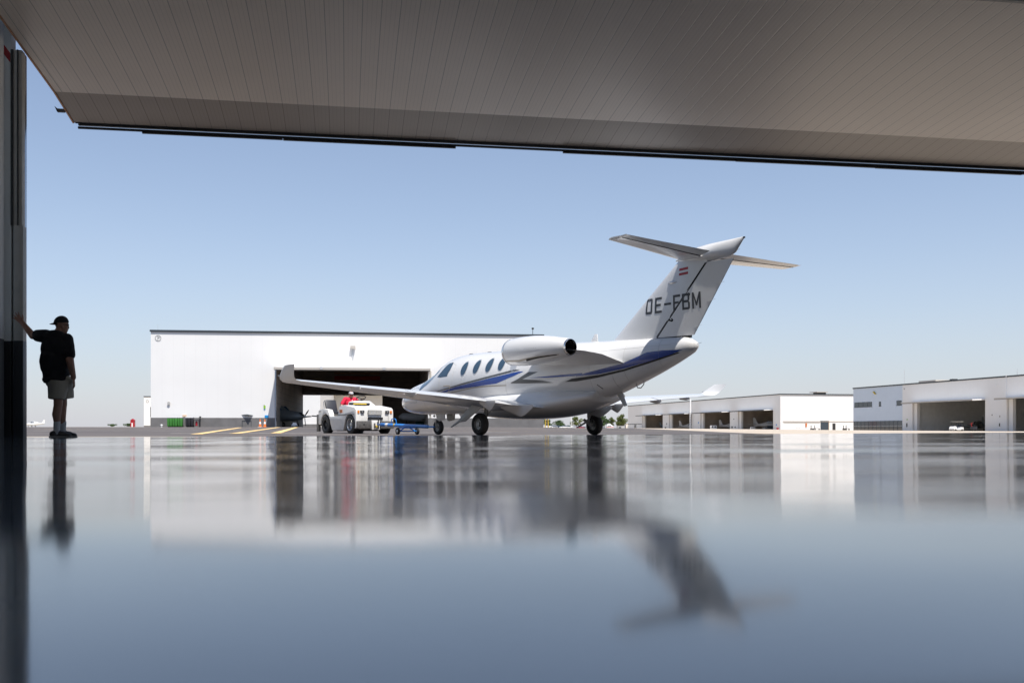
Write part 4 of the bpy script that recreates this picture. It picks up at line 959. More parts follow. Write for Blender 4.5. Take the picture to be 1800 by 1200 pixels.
# ---------- right hand rows
WD = Vector((-.201, .9796)).normalized()        # away from the camera
def right_rows():
    # building B : near, its long side runs towards us ; local x towards the camera, y into the building
    P0 = Vector(px2(1500, 222)); w = -WD; ang = math.atan2(w.y, w.x); zb = .06
    o = thing('hangar_building', 'nearest hangar on the right with office windows at its left end and tall bays', 'hangar', (P0.x, P0.y, zb), ang)
    X = lambda u: wall_s(P0, w, u)
    def Z(u, row): Y = P0.y + w.y*X(u); return CZ + (HZ-row)/F*Y - zb
    h, zt, L_ = 9.35, 5.55, 95
    a, b, c = X(1604), X(1732), X(1770); e = c + 16.5
    MB().box(0, X(1586.5), 0, .3, -.8, h).build('office_wall', 'office_blue', o, smooth=False)
    MB().box(X(1586.7), a, -.04, .26, -.8, h).box(b, c, -.04, .26, -.8, h).box(a, b, -.04, .26, zt, h).box(c, e, -.04, .26, zt, h).box(e, L_, -.04, .26, -.8, h).build('bay_wall_front', 'wall', o, smooth=False)
    MB().box(-.1, L_, -.14, .3, h, h+.26).box(-.1, .2, .3, 30, h, h+.26).build('roof_trim', 'trim', o, smooth=False)
    MB().box(0, L_, .3, 30, h-.3, h-.02).build('roof', 'interior', o, smooth=False)
    MB().box(0, .3, .3, 30, -.8, h-.3).box(0, L_, 29.7, 30, -.8, h-.3).box(L_-.3, L_, .3, 29.7, -.8, h-.3).build('outer_wall', 'wallv', o, smooth=False)
    MB().box(a-.5, e+3, 18, 18.3, -.8, h-.3).box(a-.3, a-.01, .3, 18, -.8, h-.3).box(b+.02, b+.3, .3, 18, -.8, h-.3).box(e+.02, e+.3, .3, 18, -.8, h-.3).build('bay_wall', 'insidewall', o, smooth=False)
    for x0, x1 in ((a, b), (c, e)):
        canopy_door(o, x0+.05, x1-.05, zt, 'wallv')
        MB().box(x0+.02, x0+1.1, .3, .9, -.5, zt).build('folded_side_screen', 'wallv', o, smooth=False)
        for k in range(5): MB().box(x0 + (x1-x0)*(k+.5)/5 - .1, x0 + (x1-x0)*(k+.5)/5 + .1, 17.7, 17.95, -.5, h-.5).build('column', 'shelf', o, smooth=False)
        for k in range(3): MB().box(x0, x1, 17.75, 17.98, 1.9+k*1.9, 2.1+k*1.9).build('wall_rail', 'shelf', o, smooth=False)
    def win(u0, u1, r0, r1, n=1):
        z0, z1 = Z((u0+u1)/2, r1), Z((u0+u1)/2, r0)
        f_ = MB().box(X(u0), X(u1), -.03, -.004, z0, z1).build('window', 'officeglass', o, smooth=False)
        for k in range(1, n): x = X(u0) + (X(u1)-X(u0))*k/n; MB().box(x-.05, x+.05, -.05, -.031, z0, z1).build('mullion', 'trim', f_, smooth=False)
        MB().box(X(u0)-.08, X(u1)+.08, -.04, -.004, z0-.09, z0-.002).build('sill', 'trim', f_, smooth=False)
    win(1502, 1533, 706.5, 715, 4); win(1545, 1548.8, 705.5, 713.5); win(1576, 1585, 703.5, 712)
    g = MB().box(X(1500.5), X(1586), -.05, -.004, -.3, Z(1545, 739.5)).build('glazed_base', 'officeglass', o, smooth=False)
    for k in range(1, 12): x = X(1500.5) + (X(1586)-X(1500.5))*k/12; MB().box(x-.06, x+.06, -.07, -.051, -.3, Z(1545, 739.5)).build('mullion', 'trim', g, smooth=False)
    MB().box(X(1501), X(1586), -.07, -.051, 1.0, 1.1).build('mullion', 'gear', g, smooth=False)
    MB().prism([(X(1535.5), Z(1536, 688)), (X(1537, ), Z(1537, 688)), (X(1540.5), Z(1540, 692.6)), (X(1539), Z(1540, 692.8))], -.3, -.01, 'y').build('wall_lamp', 'yellow', o, smooth=False)
    for u, r0, r1, wd, m_ in ((1594.5, 743.5, 750, 1.6, 'black'), (1595, 736, 738, 1.0, 'sign_green'), (1744.5, 728, 730, 1.0, 'darkmetal'), (1758, 730, 733, 1.2, 'tan_line'), (1757.5, 743.5, 749, 1.4, 'darkmetal'), (1590, 682, 684.5, 1.6, 'gear'), (1751.5, 674.5, 677.5, 2.6, 'cone_white')):
        MB().box(X(u-wd/2), X(u+wd/2), -.10, -.042, Z(u, r1), Z(u, r0)).build('wall_fitting', m_, o, smooth=False)
    MB().box(X(1769.3), X(1770.3), -.16, -.05, zt, h+.4).build('downpipe', 'cone_white', o, smooth=False)
    for u, y, r in ((1567, 3, 650), (1595, 3, 671), (1664, 3, 668.5)):
        MB().tube((X(u), y, h), (X(u), y, Z(u, r)), .035).build('roof_rod', 'seal', o)
    MB().box(X(1584), X(1613), 4, 8, h+.1, h+.9).build('roof_box', 'shelf', o, bevel=.05)
    MB().box(X(1661), X(1667), 1, 2, h+.2, h+.55).build('roof_unit', 'darkmetal', o, bevel=.03)
    def W_(x, y): p = P0 + w*x + Vector((-w.y, w.x))*y; return (p.x, p.y, float(T(p.x, p.y)))
    for u, r in ((1770.5, 648), (1792, 632)):
        x = X(u); Yd = P0.y + w.y*x; top = CZ + (HZ-r)/F*Yd
        t = thing('light_mast', 'taller thin mast above the nearest right hangar, near the photo edge' if u > 1780 else 'shorter thin mast above the nearest right hangar roof', 'mast', (*W_(x, 2)[:2], zb+h), 0, 'thin masts on the near right roof')
        MB().tube((0,0,-.1), (0,0,top-zb-h), .09, .03, 8).build('pole', 'seal', t); MB().box(-.3,.3,-.08,.08,.25,.34).build('cross_arm', 'seal', t, smooth=False)
    # in the bay
    p = W_(a+6, 9); parked_plane('light aeroplane with dark wings parked in the left bay of the nearest right hangar', p, R(40), 'plane_navy', .9)
    p = W_(a+14, 11); parked_plane('light aeroplane parked deeper inside the nearest right hangar bay', p, R(100), 'plane_navy', .95, True)
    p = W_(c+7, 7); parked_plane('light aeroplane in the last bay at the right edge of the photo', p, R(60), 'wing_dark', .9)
    p = W_(X(1690), 13); t = thing('access_stair', 'orange brown access stair leaning inside the nearest right hangar', 'stair', p, ang)
    mb = MB()
    for sg in (-.4, .4): mb.tube((-4, sg, .1), (2.2, sg, 3.6), .08, .08, 6)
    mb.build('side_rail', 'beam', t); st = MB()
    for k in range(14): st.box(-4+k*.45, -3.7+k*.45, -.4, .4, .1+k*.25, .14+k*.25)
    st.build('steps', 'beam', t, smooth=False); MB().box(2.2, 6.5, -.8, .8, 2.4, 3.5).build('platform_skirt', 'towblue', t, smooth=False)
    for x in (2.4, 6.3): MB().tube((x, 0, 0), (x, 0, 2.4), .08).build('leg', 'darkmetal', t)
    # golf cart
    p = W_(X(1729), -5.5); gc = thing('golf_cart', 'white golf cart with a pale canopy parked outside the nearest right hangar', 'cart', p, R(205)); gc.scale = (.95,)*3
    MB().prism([(-1.2,.25),(-1.25,.75),(-.4,.78),(-.3,.35),(.45,.35),(.7,.95),(1.1,.85),(1.3,.55),(1.25,.25)], -.58, .58, 'y').build('body', 'cone_white', gc, bevel=.03)
    MB().box(-1.2, .9, -.6, .6, 1.78, 1.84).build('canopy', 'shelf', gc, bevel=.02); MB().prism([(-.9,.8),(-.35,.8),(-.38,.9),(-.8,.92),(-.9,1.3),(-1.0,1.3)], -.5, .5, 'y').build('seat', 'vinyl', gc, bevel=.02)
    MB().path([(-1.1,-.55,.75),(-1.1,-.55,1.8)], .025).path([(-1.1,.55,.75),(-1.1,.55,1.8)], .025).path([(.75,-.55,.9),(.55,-.55,1.8)], .025).path([(.75,.55,.9),(.55,.55,1.8)], .025).build('frame', 'darkmetal', gc)
    for x in (-.8, .85):
        for sg in (-1, 1): MB().lathe([(-.09,.01),(-.09,.18),(-.05,.22),(.05,.22),(.09,.18),(.09,.01)], (0,0,0), 'y', 16).build('wheel', 'tyre', gc, loc=(x, sg*.55, .22))
    p = W_(X(1747), -4.0); t = thing('tool_trolley', 'small dark trolley with a raised handle, right of the golf cart', 'trolley', p, R(200))
    MB().box(-.5,.5,-.3,.3,.25,.85).build('box', 'vinyl', t, bevel=.03); MB().path([(.45,0,.8),(.62,0,1.35),(.3,0,1.45)], .05).build('handle', 'interior_red', t)
    for x in (-.35, .35): MB().tube((x, -.3, .13), (x, .3, .13), .13, .13, 14).build('wheel', 'tyre', t)

    # building A : end wall faces us, four bays run away to the left
    Q0 = Vector(px2(1371, 257)); ang2 = math.atan2(WD.y, WD.x); zb2 = .06
    o = thing('hangar_building', 'white hangar row in the middle distance with sunlit end wall and four bays', 'hangar', (Q0.x, Q0.y, zb2), ang2)
    # local x away from the camera, y = left of that direction (outside)
    X = lambda u: wall_s(Q0, WD, u)
    def Z(u, row): Y = Q0.y + WD.y*X(u); return CZ + (HZ-row)/F*Y - zb2
    L_ = X(1104); h = 9.35; zt = 5.45
    op = [(1359,1307-10), (1283,1231), (1216,1176), (1165,1129)]
    xs = [0]; 
    mb = MB(); prev = 0
    for u1, u0 in op:
        x0, x1 = X(u1), X(u0); mb.box(prev, x0, -.3, 0, -.8, h); mb.box(x0, x1, -.3, 0, zt, h); prev = x1
    mb.box(prev, L_, -.3, 0, -.8, h); mb.build('bay_wall_front', 'wall', o, smooth=False)
    wdt = 26
    MB().box(-.3, 0, -wdt, .02, 2.35, h).build('end_wall', 'wall', o, smooth=False)
    MB().box(-.34, -.02, -wdt, .04, -.8, 2.35).build('end_wall_base', 'wallv', o, smooth=False)
    MB().box(-.42, -.30, -wdt, -.6, 2.35, 2.5).build('end_wall_ledge', 'tan_line', o, smooth=False)
    MB().box(-.5, L_+.1, -.3, .12, h, h+.26).box(-.5, -.1, -wdt, -.3, h, h+.26).build('roof_trim', 'trim', o, smooth=False)
    MB().box(0, L_, -wdt, -.3, h-.3, h-.02).build('roof', 'interior', o, smooth=False)
    MB().box(0, L_, -wdt-.3, -wdt, -.8, h).box(L_-.3, L_, -wdt, -.3, -.8, h-.3).build('outer_wall', 'wallv', o, smooth=False)
    MB().box(1, L_-.4, -16.3, -16, -.8, h-.3).build('bay_back_wall', 'interior', o, smooth=False)
    for k, (u1, u0) in enumerate(op):
        x0, x1 = X(u1), X(u0)
        d = MB().prism([(2.6, zt-.08), (2.6, zt+.14), (-3, zt+.3), (-3, zt+.1)], x0+.05, x1-.05, 'x').build('door', 'wallv', o, smooth=False)
        MB().box(x0+.05, x1-.05, 2.602, 2.64, zt-.12, zt+.12).build('door_edge_rail', 'darkmetal', d, smooth=False)
        MB().box(x1-1.6, x1-.02, -.9, -.32, -.5, zt).build('folded_side_screen', 'wallv', o, smooth=False)
        MB().box(x0+.02, x0+.3, -16, -.32, -.8, h-.3).build('bay_wall', 'interior', o, smooth=False); MB().box(x1-.3, x1-.02, -16, -.95, -.8, h-.3).build('bay_wall', 'interior', o, smooth=False)
    for u, r0, r1, wd, m_ in ((1172, 743.5, 746, 1, 'trim'), (1170, 750, 753, 2.2, 'trim'), (1290, 735.5, 737, 1, 'trim'), (1287, 749, 752, 2.4, 'trim'), (1292.5, 749.5, 751.5, 2, 'trim'), (1365, 745, 748, 1.2, 'towblue'), (1228, 741, 744, 1, 'sign_blue')):
        MB().box(X(u+wd/2), X(u-wd/2), .002, .06, Z(u, r1), Z(u, r0)).build('wall_fitting', m_, o, smooth=False)
    # office end, far left
    MB().box(X(1128), L_+.02, .002, .06, Z(1112, 745.6), Z(1112, 744.6)).build('ledge', 'trim', o, smooth=False)
    MB().box(X(1118.5), X(1115), .002, .06, -.1, Z(1117, 746)).build('doorway', 'officeglass', o, smooth=False); MB().box(X(1127), X(1119), .002, .06, -.1, Z(1122, 753)).build('low_window', 'officeglass', o, smooth=False)
    # end wall fittings (local y is negative to the right)
    Ye = Q0.y - .3
    def EY(u): 
        t = (u - CX)/F
        # point Q0 + y*(left) with left=(-WD.y, WD.x)
        lx, ly = -WD.y, WD.x
        return (t*Q0.y - Q0.x) / (lx - t*ly)
    def EZ(row): return CZ + (HZ-row)/F*(Ye-1) - zb2
    def ep(u0, u1, r0, r1, m_, name, y=.38): return MB().box(-y, -.33, EY(u1), EY(u0), EZ(r1), EZ(r0)).build(name, m_, o, smooth=False)
    ep(1441, 1455.5, 739, 758.5, 'officeglass', 'doorway', .36); ep(1455.7, 1456.6, 739, 758.5, 'sign_tan', 'door_frame'); ep(1462, 1467.5, 743.5, 758, 'darkmetal', 'service_door', .36)
    ep(1414.5, 1417, 743, 750, 'orangesign', 'hose_box', .5); ep(1398, 1405.5, 751, 751.5, 'gear', 'hatch_edge'); ep(1398, 1398.5, 751.5, 758.5, 'gear', 'hatch_edge'); ep(1405, 1405.5, 751.5, 758.5, 'gear', 'hatch_edge')
    ep(1376, 1440, 742.2, 744, 'shelf', 'cable_duct', .36)
    MB().box(2, 5, EY(1459), EY(1446), h+.2, h+.75).build('roof_unit', 'darkmetal', o, bevel=.05); MB().box(1.5, 5.5, EY(1461), EY(1441), h+.75, h+.95).build('roof_unit', 'shelf', o, smooth=False)
    # tall white downpipe / mast against bay three
    xx = X(1218); p = Q0 + WD*xx; dd = p.y
    t = thing('white_mast', 'slim white mast standing against the second pier of the middle hangar row', 'mast', (p.x - .8, p.y, .0), 0)
    MB().tube((0,0,-.1), (0,0, CZ + (HZ-701)/F*dd), .30, .24, 12).build('pole', 'cone_white', t); mb = MB()
    for k in range(10): mb.tube((0,0,.6+k*.55), (0,0,.75+k*.55), .34, .34, 12)
    mb.build('bands', 'gear', t)
    def WA(x, y): p = Q0 + WD*x + Vector((-WD.y, WD.x))*y; return (p.x, p.y, float(T(p.x, p.y)))
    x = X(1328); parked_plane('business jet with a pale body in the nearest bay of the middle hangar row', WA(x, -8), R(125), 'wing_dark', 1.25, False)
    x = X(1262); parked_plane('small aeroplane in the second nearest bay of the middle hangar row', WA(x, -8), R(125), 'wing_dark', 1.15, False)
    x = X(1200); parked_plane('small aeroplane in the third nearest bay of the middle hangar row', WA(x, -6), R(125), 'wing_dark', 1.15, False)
    x = X(1150); parked_plane('small aeroplane in the farthest bay of the middle hangar row', WA(x, -8), R(120), 'plane_navy', 1.1, False)
    for u, lb, sc in ((1267.5, 'white ground power cart in front of the second nearest bay of the middle row', 1.45), (1337.5, 'white ground power cart in front of the nearest bay of the middle row', .95)):
        x = X(u); t = thing('power_cart', lb, 'cart', WA(x, 2.4), R(0), 'white ground power carts'); t.scale = (sc,)*3
        MB().box(-.62,.62,-.4,.4,.2,1.15).build('housing', 'cone_white', t, bevel=.05); MB().box(-.45,-.1,-.42,-.403,.72,1.0).build('vent', 'black', t, smooth=False); MB().box(.1,.45,-.42,-.403,.72,1.0).build('vent', 'black', t, smooth=False)
        for xx_ in (-.4, .4): MB().tube((xx_, -.42, .15), (xx_, .42, .15), .15, .15, 14).build('wheel', 'tyre', t)
    x = X(1350); t = thing('dark_car', 'dark car parked in the mouth of the nearest bay of the middle row', 'car', WA(x, -1)); bpy.data.objects.remove(t); car('dark car parked in the mouth of the nearest bay of the middle row', WA(x, -1), R(10), 'card', 1.0)
    t = thing('fuel_drum', 'red drum standing at the pier corner beside the sunlit end wall', 'drum', WA(-.5, .9)); MB().lathe([(0,.3),(.9,.3),(.9,.001)], (0,0,0), 'z', 16).build('drum_body', 'red', t)
    # trestles in front of the sunlit end wall
    for u0, u1, lb in ((1425, 1441, 'black work stand with tall uprights before the sunlit end wall, left of its doorway'), (1482, 1493.5, 'black work stand before the sunlit end wall, right of its doors')):
        d0 = 250.; x0, x1 = (u0-CX)/F*d0, (u1-CX)/F*d0; wd = x1-x0
        t = thing('work_stand', lb, 'stand', (x0, d0, float(T(x0, d0))), 0, 'black work stands'); mb = MB()
        mb.box(0, wd, 0, .6, .62, .72); mb.build('top', 'black', t, smooth=False)
        for xx_ in (0.05, wd*.5, wd-.12): MB().box(xx_, xx_+.12, 0, .6, 0, .62).build('leg', 'black', t, smooth=False)
        MB().box(.05, .2, 0, .1, .7, 1.45).build('upright', 'black', t, smooth=False); MB().box(wd*.42, wd*.42+.15, 0, .1, .7, 1.5).build('upright', 'black', t, smooth=False)
        MB().box(wd*.15, wd*.42, .1, .5, .25, .6).build('crate', 'darkmetal', t, smooth=False)
right_rows()

# ------------------------------------------------------------------ far side : trees, parked cars, sheds
def tree(u, row_top, d, wpx, label, m='leaf_a', group='trees beyond the car park', seed=0):
    r_ = random.Random(seed); x = (u-CX)/F*d; z0 = float(T(x, d)); Ht = CZ + (HZ-row_top)/F*d - z0; wd = wpx/F*d/2
    t = thing('tree', label, 'tree', (x, d, z0), r_.random()*6, group)
    tr = MB(); tr.tube((0,0,-.2), (0,0,Ht*.45), Ht*.035, Ht*.022, 8)
    for k in range(6):
        a = k*1.05 + r_.random(); tr.tube((0,0,Ht*(.25+.04*k)), (math.cos(a)*wd*.55, math.sin(a)*wd*.55, Ht*(.5+.06*k)), Ht*.015, Ht*.005, 6)
    tr.build('trunk', 'trunk', t)
    cl = [(Vector((r_.gauss(0,.42)*wd, r_.gauss(0,.42)*wd, Ht*(.36+.5*r_.random()))), r_.uniform(.28,.46)*wd) for _ in range(15)] + [(Vector((0,0,Ht*.86)), wd*.3)]
    mb = MB()
    for c, rad in cl:
        f_ = 1.0 - .55*max(0, (c.z/Ht-.62)); c = Vector((c.x*f_, c.y*f_, c.z))
        for k in range(130):
            v = Vector((r_.gauss(0,1), r_.gauss(0,1), r_.gauss(0,1))).normalized() * rad * r_.uniform(.55, 1.1); v.z *= .75
            p = c + v
            if p.z > Ht or p.z < Ht*.15: continue
            s_ = wd*r_.uniform(.045, .10); n1 = Vector((r_.gauss(0,1), r_.gauss(0,1), r_.gauss(0,1))).normalized(); e1 = n1.orthogonal().normalized(); e2 = n1.cross(e1)
            mb.add([p - e1*s_, p + e2*s_*.7, p + e1*s_, p - e2*s_*.7], [(0,1,2,3)])
    mb.build('crown', m, t, smooth=False, fix=False)
for k, (u, rt, wp, m, lb) in enumerate([(962,737,17,'leaf_a','dark leafy tree just right of the grey hangar base, under the jet belly'),(983,738,19,'leaf_a','round dark tree between two gaps of sky under the jet'),(1013,731,20,'leaf_b','olive tree directly left of the far main wheel'),
        (1047,727,22,'leaf_a','tree hidden behind the far main wheel'),(1062,729,22,'leaf_a','dark tree right of the far main wheel'),(1075,731,16,'leaf_b','thin brownish tree second from the pale hangar corner'),(1094,726,26,'leaf_b','largest olive tree, touching the corner of the middle hangar row'),
        (1000,747,10,'leaf_a','tiny tree seen low behind the parked cars')]):
    tree(u, rt, 480 if k != 7 else 600, wp, lb, m, seed=k+3)
tree(197, 745, 640, 12, 'tiny bush on the horizon left of the small white hangar', 'leaf_a', 'bushes on the left horizon', 31)
tree(225, 744, 620, 14, 'slightly larger bush on the left horizon beside a red box', 'leaf_a', 'bushes on the left horizon', 32)
cars = [(963,'carw','white car at the left end of the far car park'),(971.5,'cars','silver car, second from the left in the far car park'),(981.5,'card','dark car in the far car park below the round tree'),(991,'carw','white car right of the dark one in the far car park'),(999,'carw','white car just left of the pale lamp pole in the far car park'),(1010,'carw','white car right of the pale lamp pole in the far car park'),(1020.5,'carr','red car in the far car park beside the main wheel'),(1028,'carw','white car half hidden behind the far main wheel'),(1060,'card','low dark car right of the far main wheel')]
c0 = None
for k, (u, m, lb) in enumerate(cars):
    d = 440 + 6*(k % 3); x = (u-CX)/F*d
    car(lb, (x, d, float(T(x, d))), R(8 + 10*(k % 4) + (180 if k % 2 else 0)), m, .95, 'cars in the far car park')
d = 430; x = (1072-CX)/F*d; t = thing('camper_van', 'white camper van with red stripes parked right of the far main wheel', 'van', (x, d, float(T(x, d))), R(10))
MB().prism([(-1.6,.3),(-1.6,2.4),(-.3,2.95),(.6,2.3),(1.5,1.5),(1.6,.3)], -.9, .9, 'y').build('body', 'carw', t, bevel=.05); MB().box(-1.58,1.5,-.915,-.902,1.25,1.5).build('stripe', 'carr', t, smooth=False); MB().box(-1.3,.4,-.915,-.902,1.7,2.0).build('window', 'officeglass', t, smooth=False)
for xx_ in (-1,1): MB().lathe([(-.1,.01),(-.1,.3),(.1,.3),(.1,.01)], (0,0,0), 'y', 16).build('wheel', 'tyre', t, loc=(xx_,-.82,.3))
d = 400; x = (1103-CX)/F*d; t = thing('shed', 'pale cream shed against the corner of the middle hangar row', 'shed', (x, d, float(T(x, d))), R(10)); MB().box(-.9,.9,-1,1,-.2,2.6).build('wall', 'concrete_box', t, smooth=False); MB().box(-1,1,-1.1,1.1,2.6,2.75).build('roof', 'shelf', t, smooth=False); MB().box(-.3,.3,-1.02,-1.001,0,1.9).build('door', 'gear', t, smooth=False)
d = 400; x = (1090-CX)/F*d; t = thing('site_cabin', 'low grey green cabin below the largest olive tree', 'cabin', (x, d, float(T(x, d))), R(10)); MB().box(-1.2,1.2,-1,1,-.2,1.9).build('wall', 'gear', t, smooth=False); MB().box(-1.3,1.3,-1.1,1.1,1.9,2.0).build('roof', 'trim', t, smooth=False); MB().box(-.9,.2,-1.02,-1.001,.8,1.4).build('window', 'officeglass', t, smooth=False)
for u, rt, lb, th in ((1004, 724, 'pale tall lamp pole rising among the far parked cars', .16), (1007, 741, 'shorter pale pole just right of the tall one in the far car park', .10), (56, 0, '', 0)):
    if th:
        d = 430; x = (u-CX)/F*d; z0 = float(T(x, d)); Ht = CZ + (HZ-rt)/F*d - z0
        t = thing('lamp_post', lb, 'lamp post', (x, d, z0), 0, 'poles in the far car park'); MB().tube((0,0,-.2), (0,0,Ht), th, th*.7, 8).build('pole', 'cone_white', t); MB().box(-.1,.7,-.12,.12,Ht-.02,Ht+.12).build('lamp_head', 'seal', t, smooth=False)
# yellow stand at the corner of the big hangar
d = 108; x = (961-CX)/F*d; t = thing('yellow_stand', 'yellow ladder stand at the right end of the grey hangar base', 'ladder', (x, d, float(T(x, d))), R(5))
for xx_ in (-.17, .17):
    for yy in (-.2, .2): MB().tube((xx_, yy, 0), (xx_*.8, yy*.6, 1.25), .035).build('leg', 'yellow', t)
mb = MB(); [mb.box(-.17,.17,-.2,.2,.2+k*.26,.24+k*.26) for k in range(5)]; mb.build('steps', 'beam', t, smooth=False)
# left horizon : a pale parked aeroplane and a red box
d = 420; x = (63-CX)/F*d; parked_plane('white aeroplane far away at the left, half hidden behind the door post', (x-4, d, float(T(x, d))), R(-8), 'carw', 1.0, False, None)
d = 500; x = (233.5-CX)/F*d; t = thing('red_hut', 'small red hut on the left horizon', 'hut', (x, d, float(T(x, d))), 0); MB().box(-.9,.9,-.9,.9,-.2,3.2).build('wall', 'red', t, smooth=False); MB().prism([(-1.1,3.2),(1.1,3.2),(0,4.1)], -1, 1, 'y').build('roof', 'red', t, smooth=False); MB().box(-.3,.3,-.92,-.901,0,2).build('door', 'cone_white', t, smooth=False)

# ------------------------------------------------------------------ tow tractor and tow bar
TH = Vector((.588, -.809)); TC = Vector((-4.6, 33.3)); TZ = -.045
def tractor():
    o = thing('tow_tractor', 'white airport tow tractor with orange indicators, coupled to the blue tow bar', 'tractor', (TC.x, TC.y, TZ), math.atan2(TH.y, TH.x))
    b = MB(); W2 = .70
    # side outline with wheel arches; x forward (front face x=0), z up
    def arch(xc, r, z0, n=9): return [(xc - r*math.cos(math.pi*i/n), z0 + r*math.sin(math.pi*i/n)) for i in range(n+1)]
    side = [(-2.86,.36),(-2.86,.80),(-2.80,.86),(-2.45,.90),(-2.10,.86),(-1.98,.72),(-1.95,.62),(-1.35,.62),(-1.30,.66),(-1.2,.93),(-1.05,.985),(-.85,.99),(-.1,.90),(0,.84),(.02,.70),(.02,.24),(-.03,.20)] + \
           [(-.08,.20)] + [(-.42 + .38*math.cos(a), .33 + .36*math.sin(a)) for a in np.linspace(-.15, math.pi-.45, 9)] + [(-.92,.14),(-1.75,.14)] + \
           [(-2.30 + .40*math.cos(a), .33 + .38*math.sin(a)) for a in np.linspace(.1, math.pi-.1, 9)] + [(-2.74,.34)]
    for sg in (-1, 1): b.prism(side, sg*.52, sg*W2, 'y')
    body = b.build('body', 'tugwhite', o, bevel=.015, angle=30)
    MB().prism([(-1.95,.16),(-1.95,.60),(-1.35,.60),(-1.3,.64),(-1.18,.90),(-1.05,.965),(-.85,.975),(-.1,.885),(-.02,.83),(-.0,.55),(-.02,.20),(-.5,.16)], -.518, .518, 'y').build('hood', 'tugwhite', o, bevel=.01)
    MB().box(-2.84,-1.97,-.518,.518,.30,.70).build('rear_deck', 'tuggrey', o, bevel=.02)
    # raised cowl with dashboard
    MB().loft([[(-1.52,-.30,.80),(-.80,-.30,.97),(-.80,.50,.97),(-1.52,.50,.80)], [(-1.46,-.22,1.13),(-1.12,-.20,1.15),(-1.12,.44,1.15),(-1.46,.44,1.13)]]).build('cowl', 'tugwhite', o, bevel=.03)
    MB().box(-.86,-.80,-.52,.26,1.0,1.075).build('beacon_bar', 'black', o, bevel=.02)
    MB().box(-.80,-.79,-.38,.12,1.02,1.055).build('beacon_lens', 'yellow', o, smooth=False)
    st = MB(); c = Vector((-1.62,.33,1.26)); n = 20; ax = Vector((-.45,0,.89)).normalized(); e1 = Vector((0,1,0)); e2 = ax.cross(e1)
    st.path([c + .17*(math.cos(2*math.pi*i/n)*e1 + math.sin(2*math.pi*i/n)*e2) for i in range(n+1)], .016, 8); st.tube(c, c - ax*.28, .02).tube(c - e1*.17, c + e1*.17, .01)
    st.build('steering_wheel', 'black', o)
    # side pressings and trim
    MB().box(-1.34,-.10,-W2-.006,-W2-.001,.655,.675).box(-2.05,-1.34,-W2-.006,-W2-.001,.655,.665).build('rubbing_strip', 'darkmetal', o, smooth=False)
    MB().box(-1.17,-.97,-W2-.012,-W2-.001,.73,.84).build('number_plate', 'orangesign', o, smooth=False)
    MB().box(-2.82,-2.62,-W2-.006,-W2-.001,.78,.83).build('maker_plate', 'gear', o, smooth=False)
    # seats
    for y in (-.33, .33):
        s_ = MB().box(-2.62,-2.15,y-.22,y+.22,.70,.80).build('seat', 'vinyl', o, bevel=.03)
        MB().prism([(-2.58,.80),(-2.48,.80),(-2.66,1.22),(-2.74,1.20)], y-.21, y+.21, 'y').build('backrest', 'vinyl', s_, bevel=.025)
        MB().tube((-2.70,y-.20,.72),(-2.80,y-.20,1.16),.012).tube((-2.70,y+.20,.72),(-2.80,y+.20,1.16),.012).build('seat_frame', 'metal', s_)
    # front : grille, lamps, indicators, bumper
    g = MB().box(.02,.03,-.26,.26,.655,.81).build('grille', 'black', o, smooth=False)
    for k in range(5): MB().box(.03,.045,-.25,.25,.665+k*.029,.680+k*.029).build('slat', 'tugwhite', g, smooth=False)
    MB().box(.02,.035,-.26,.30,.49,.575).build('air_slot', 'black', o, smooth=False)
    for sg in (-1, 1):
        l_ = MB().box(.02,.035,sg*.47-.075,sg*.47+.075,.71,.80).build('headlight', 'black', o, smooth=False)
        MB().lathe([(0,.001),(0,.036),(.012,.03),(.016,.001)], (.035, sg*.47, .755), 'x', 16).build('lens', 'chrome', l_)
        MB().box(.02,.04,sg*.61-.035,sg*.61+.035,.70,.80).build('indicator', 'orange', o, bevel=.008)
        MB().box(.021,.10,sg*.44-.25,sg*.44+.25,.20,.45).build('bumper', 'tuggrey', o, bevel=.02)
    for sg in (-.44, .44): MB().lathe([(0,.001),(0,.028),(.004,.028),(.005,.001)], (.10, sg, .33), 'x', 12).build('bumper_hole', 'gap', o)
    MB().box(.022,.12,-.16,.14,.16,.47).build('hitch_plate', 'tugwhite', o, bevel=.012)
    h_ = MB().box(.12,.17,.03,.07,.22,.42).box(.12,.17,-.09,-.05,.22,.38).build('coupling', 'tuggrey', o, bevel=.01); MB().box(.12,.18,-.04,.02,.24,.30).build('yellow_pin_guard', 'yellow', h_, bevel=.005); MB().tube((.2,.04,.18),(.2,.04,.52),.02).build('pin', 'darkmetal', h_)
    MB().box(-1.9,-.6,-.45,.45,.12,.3).build('underframe', 'darkmetal', o, smooth=False)
    MB().box(-2.96,-2.87,-.72,-.60,.10,.70).build('rear_plate', 'tuggrey', o, bevel=.01); MB().box(-2.96,-2.87,-.58,.70,.30,.62).build('rear_bumper', 'tuggrey', o, bevel=.02)
    MB().tube((-2.9,-.45,.62),(-3.55,-.62,.66),.022).build('tow_rod', 'darkmetal', o); MB().tube((-2.9,-.35,.55),(-3.35,-.45,.58),.018).build('tow_rod', 'darkmetal', o)
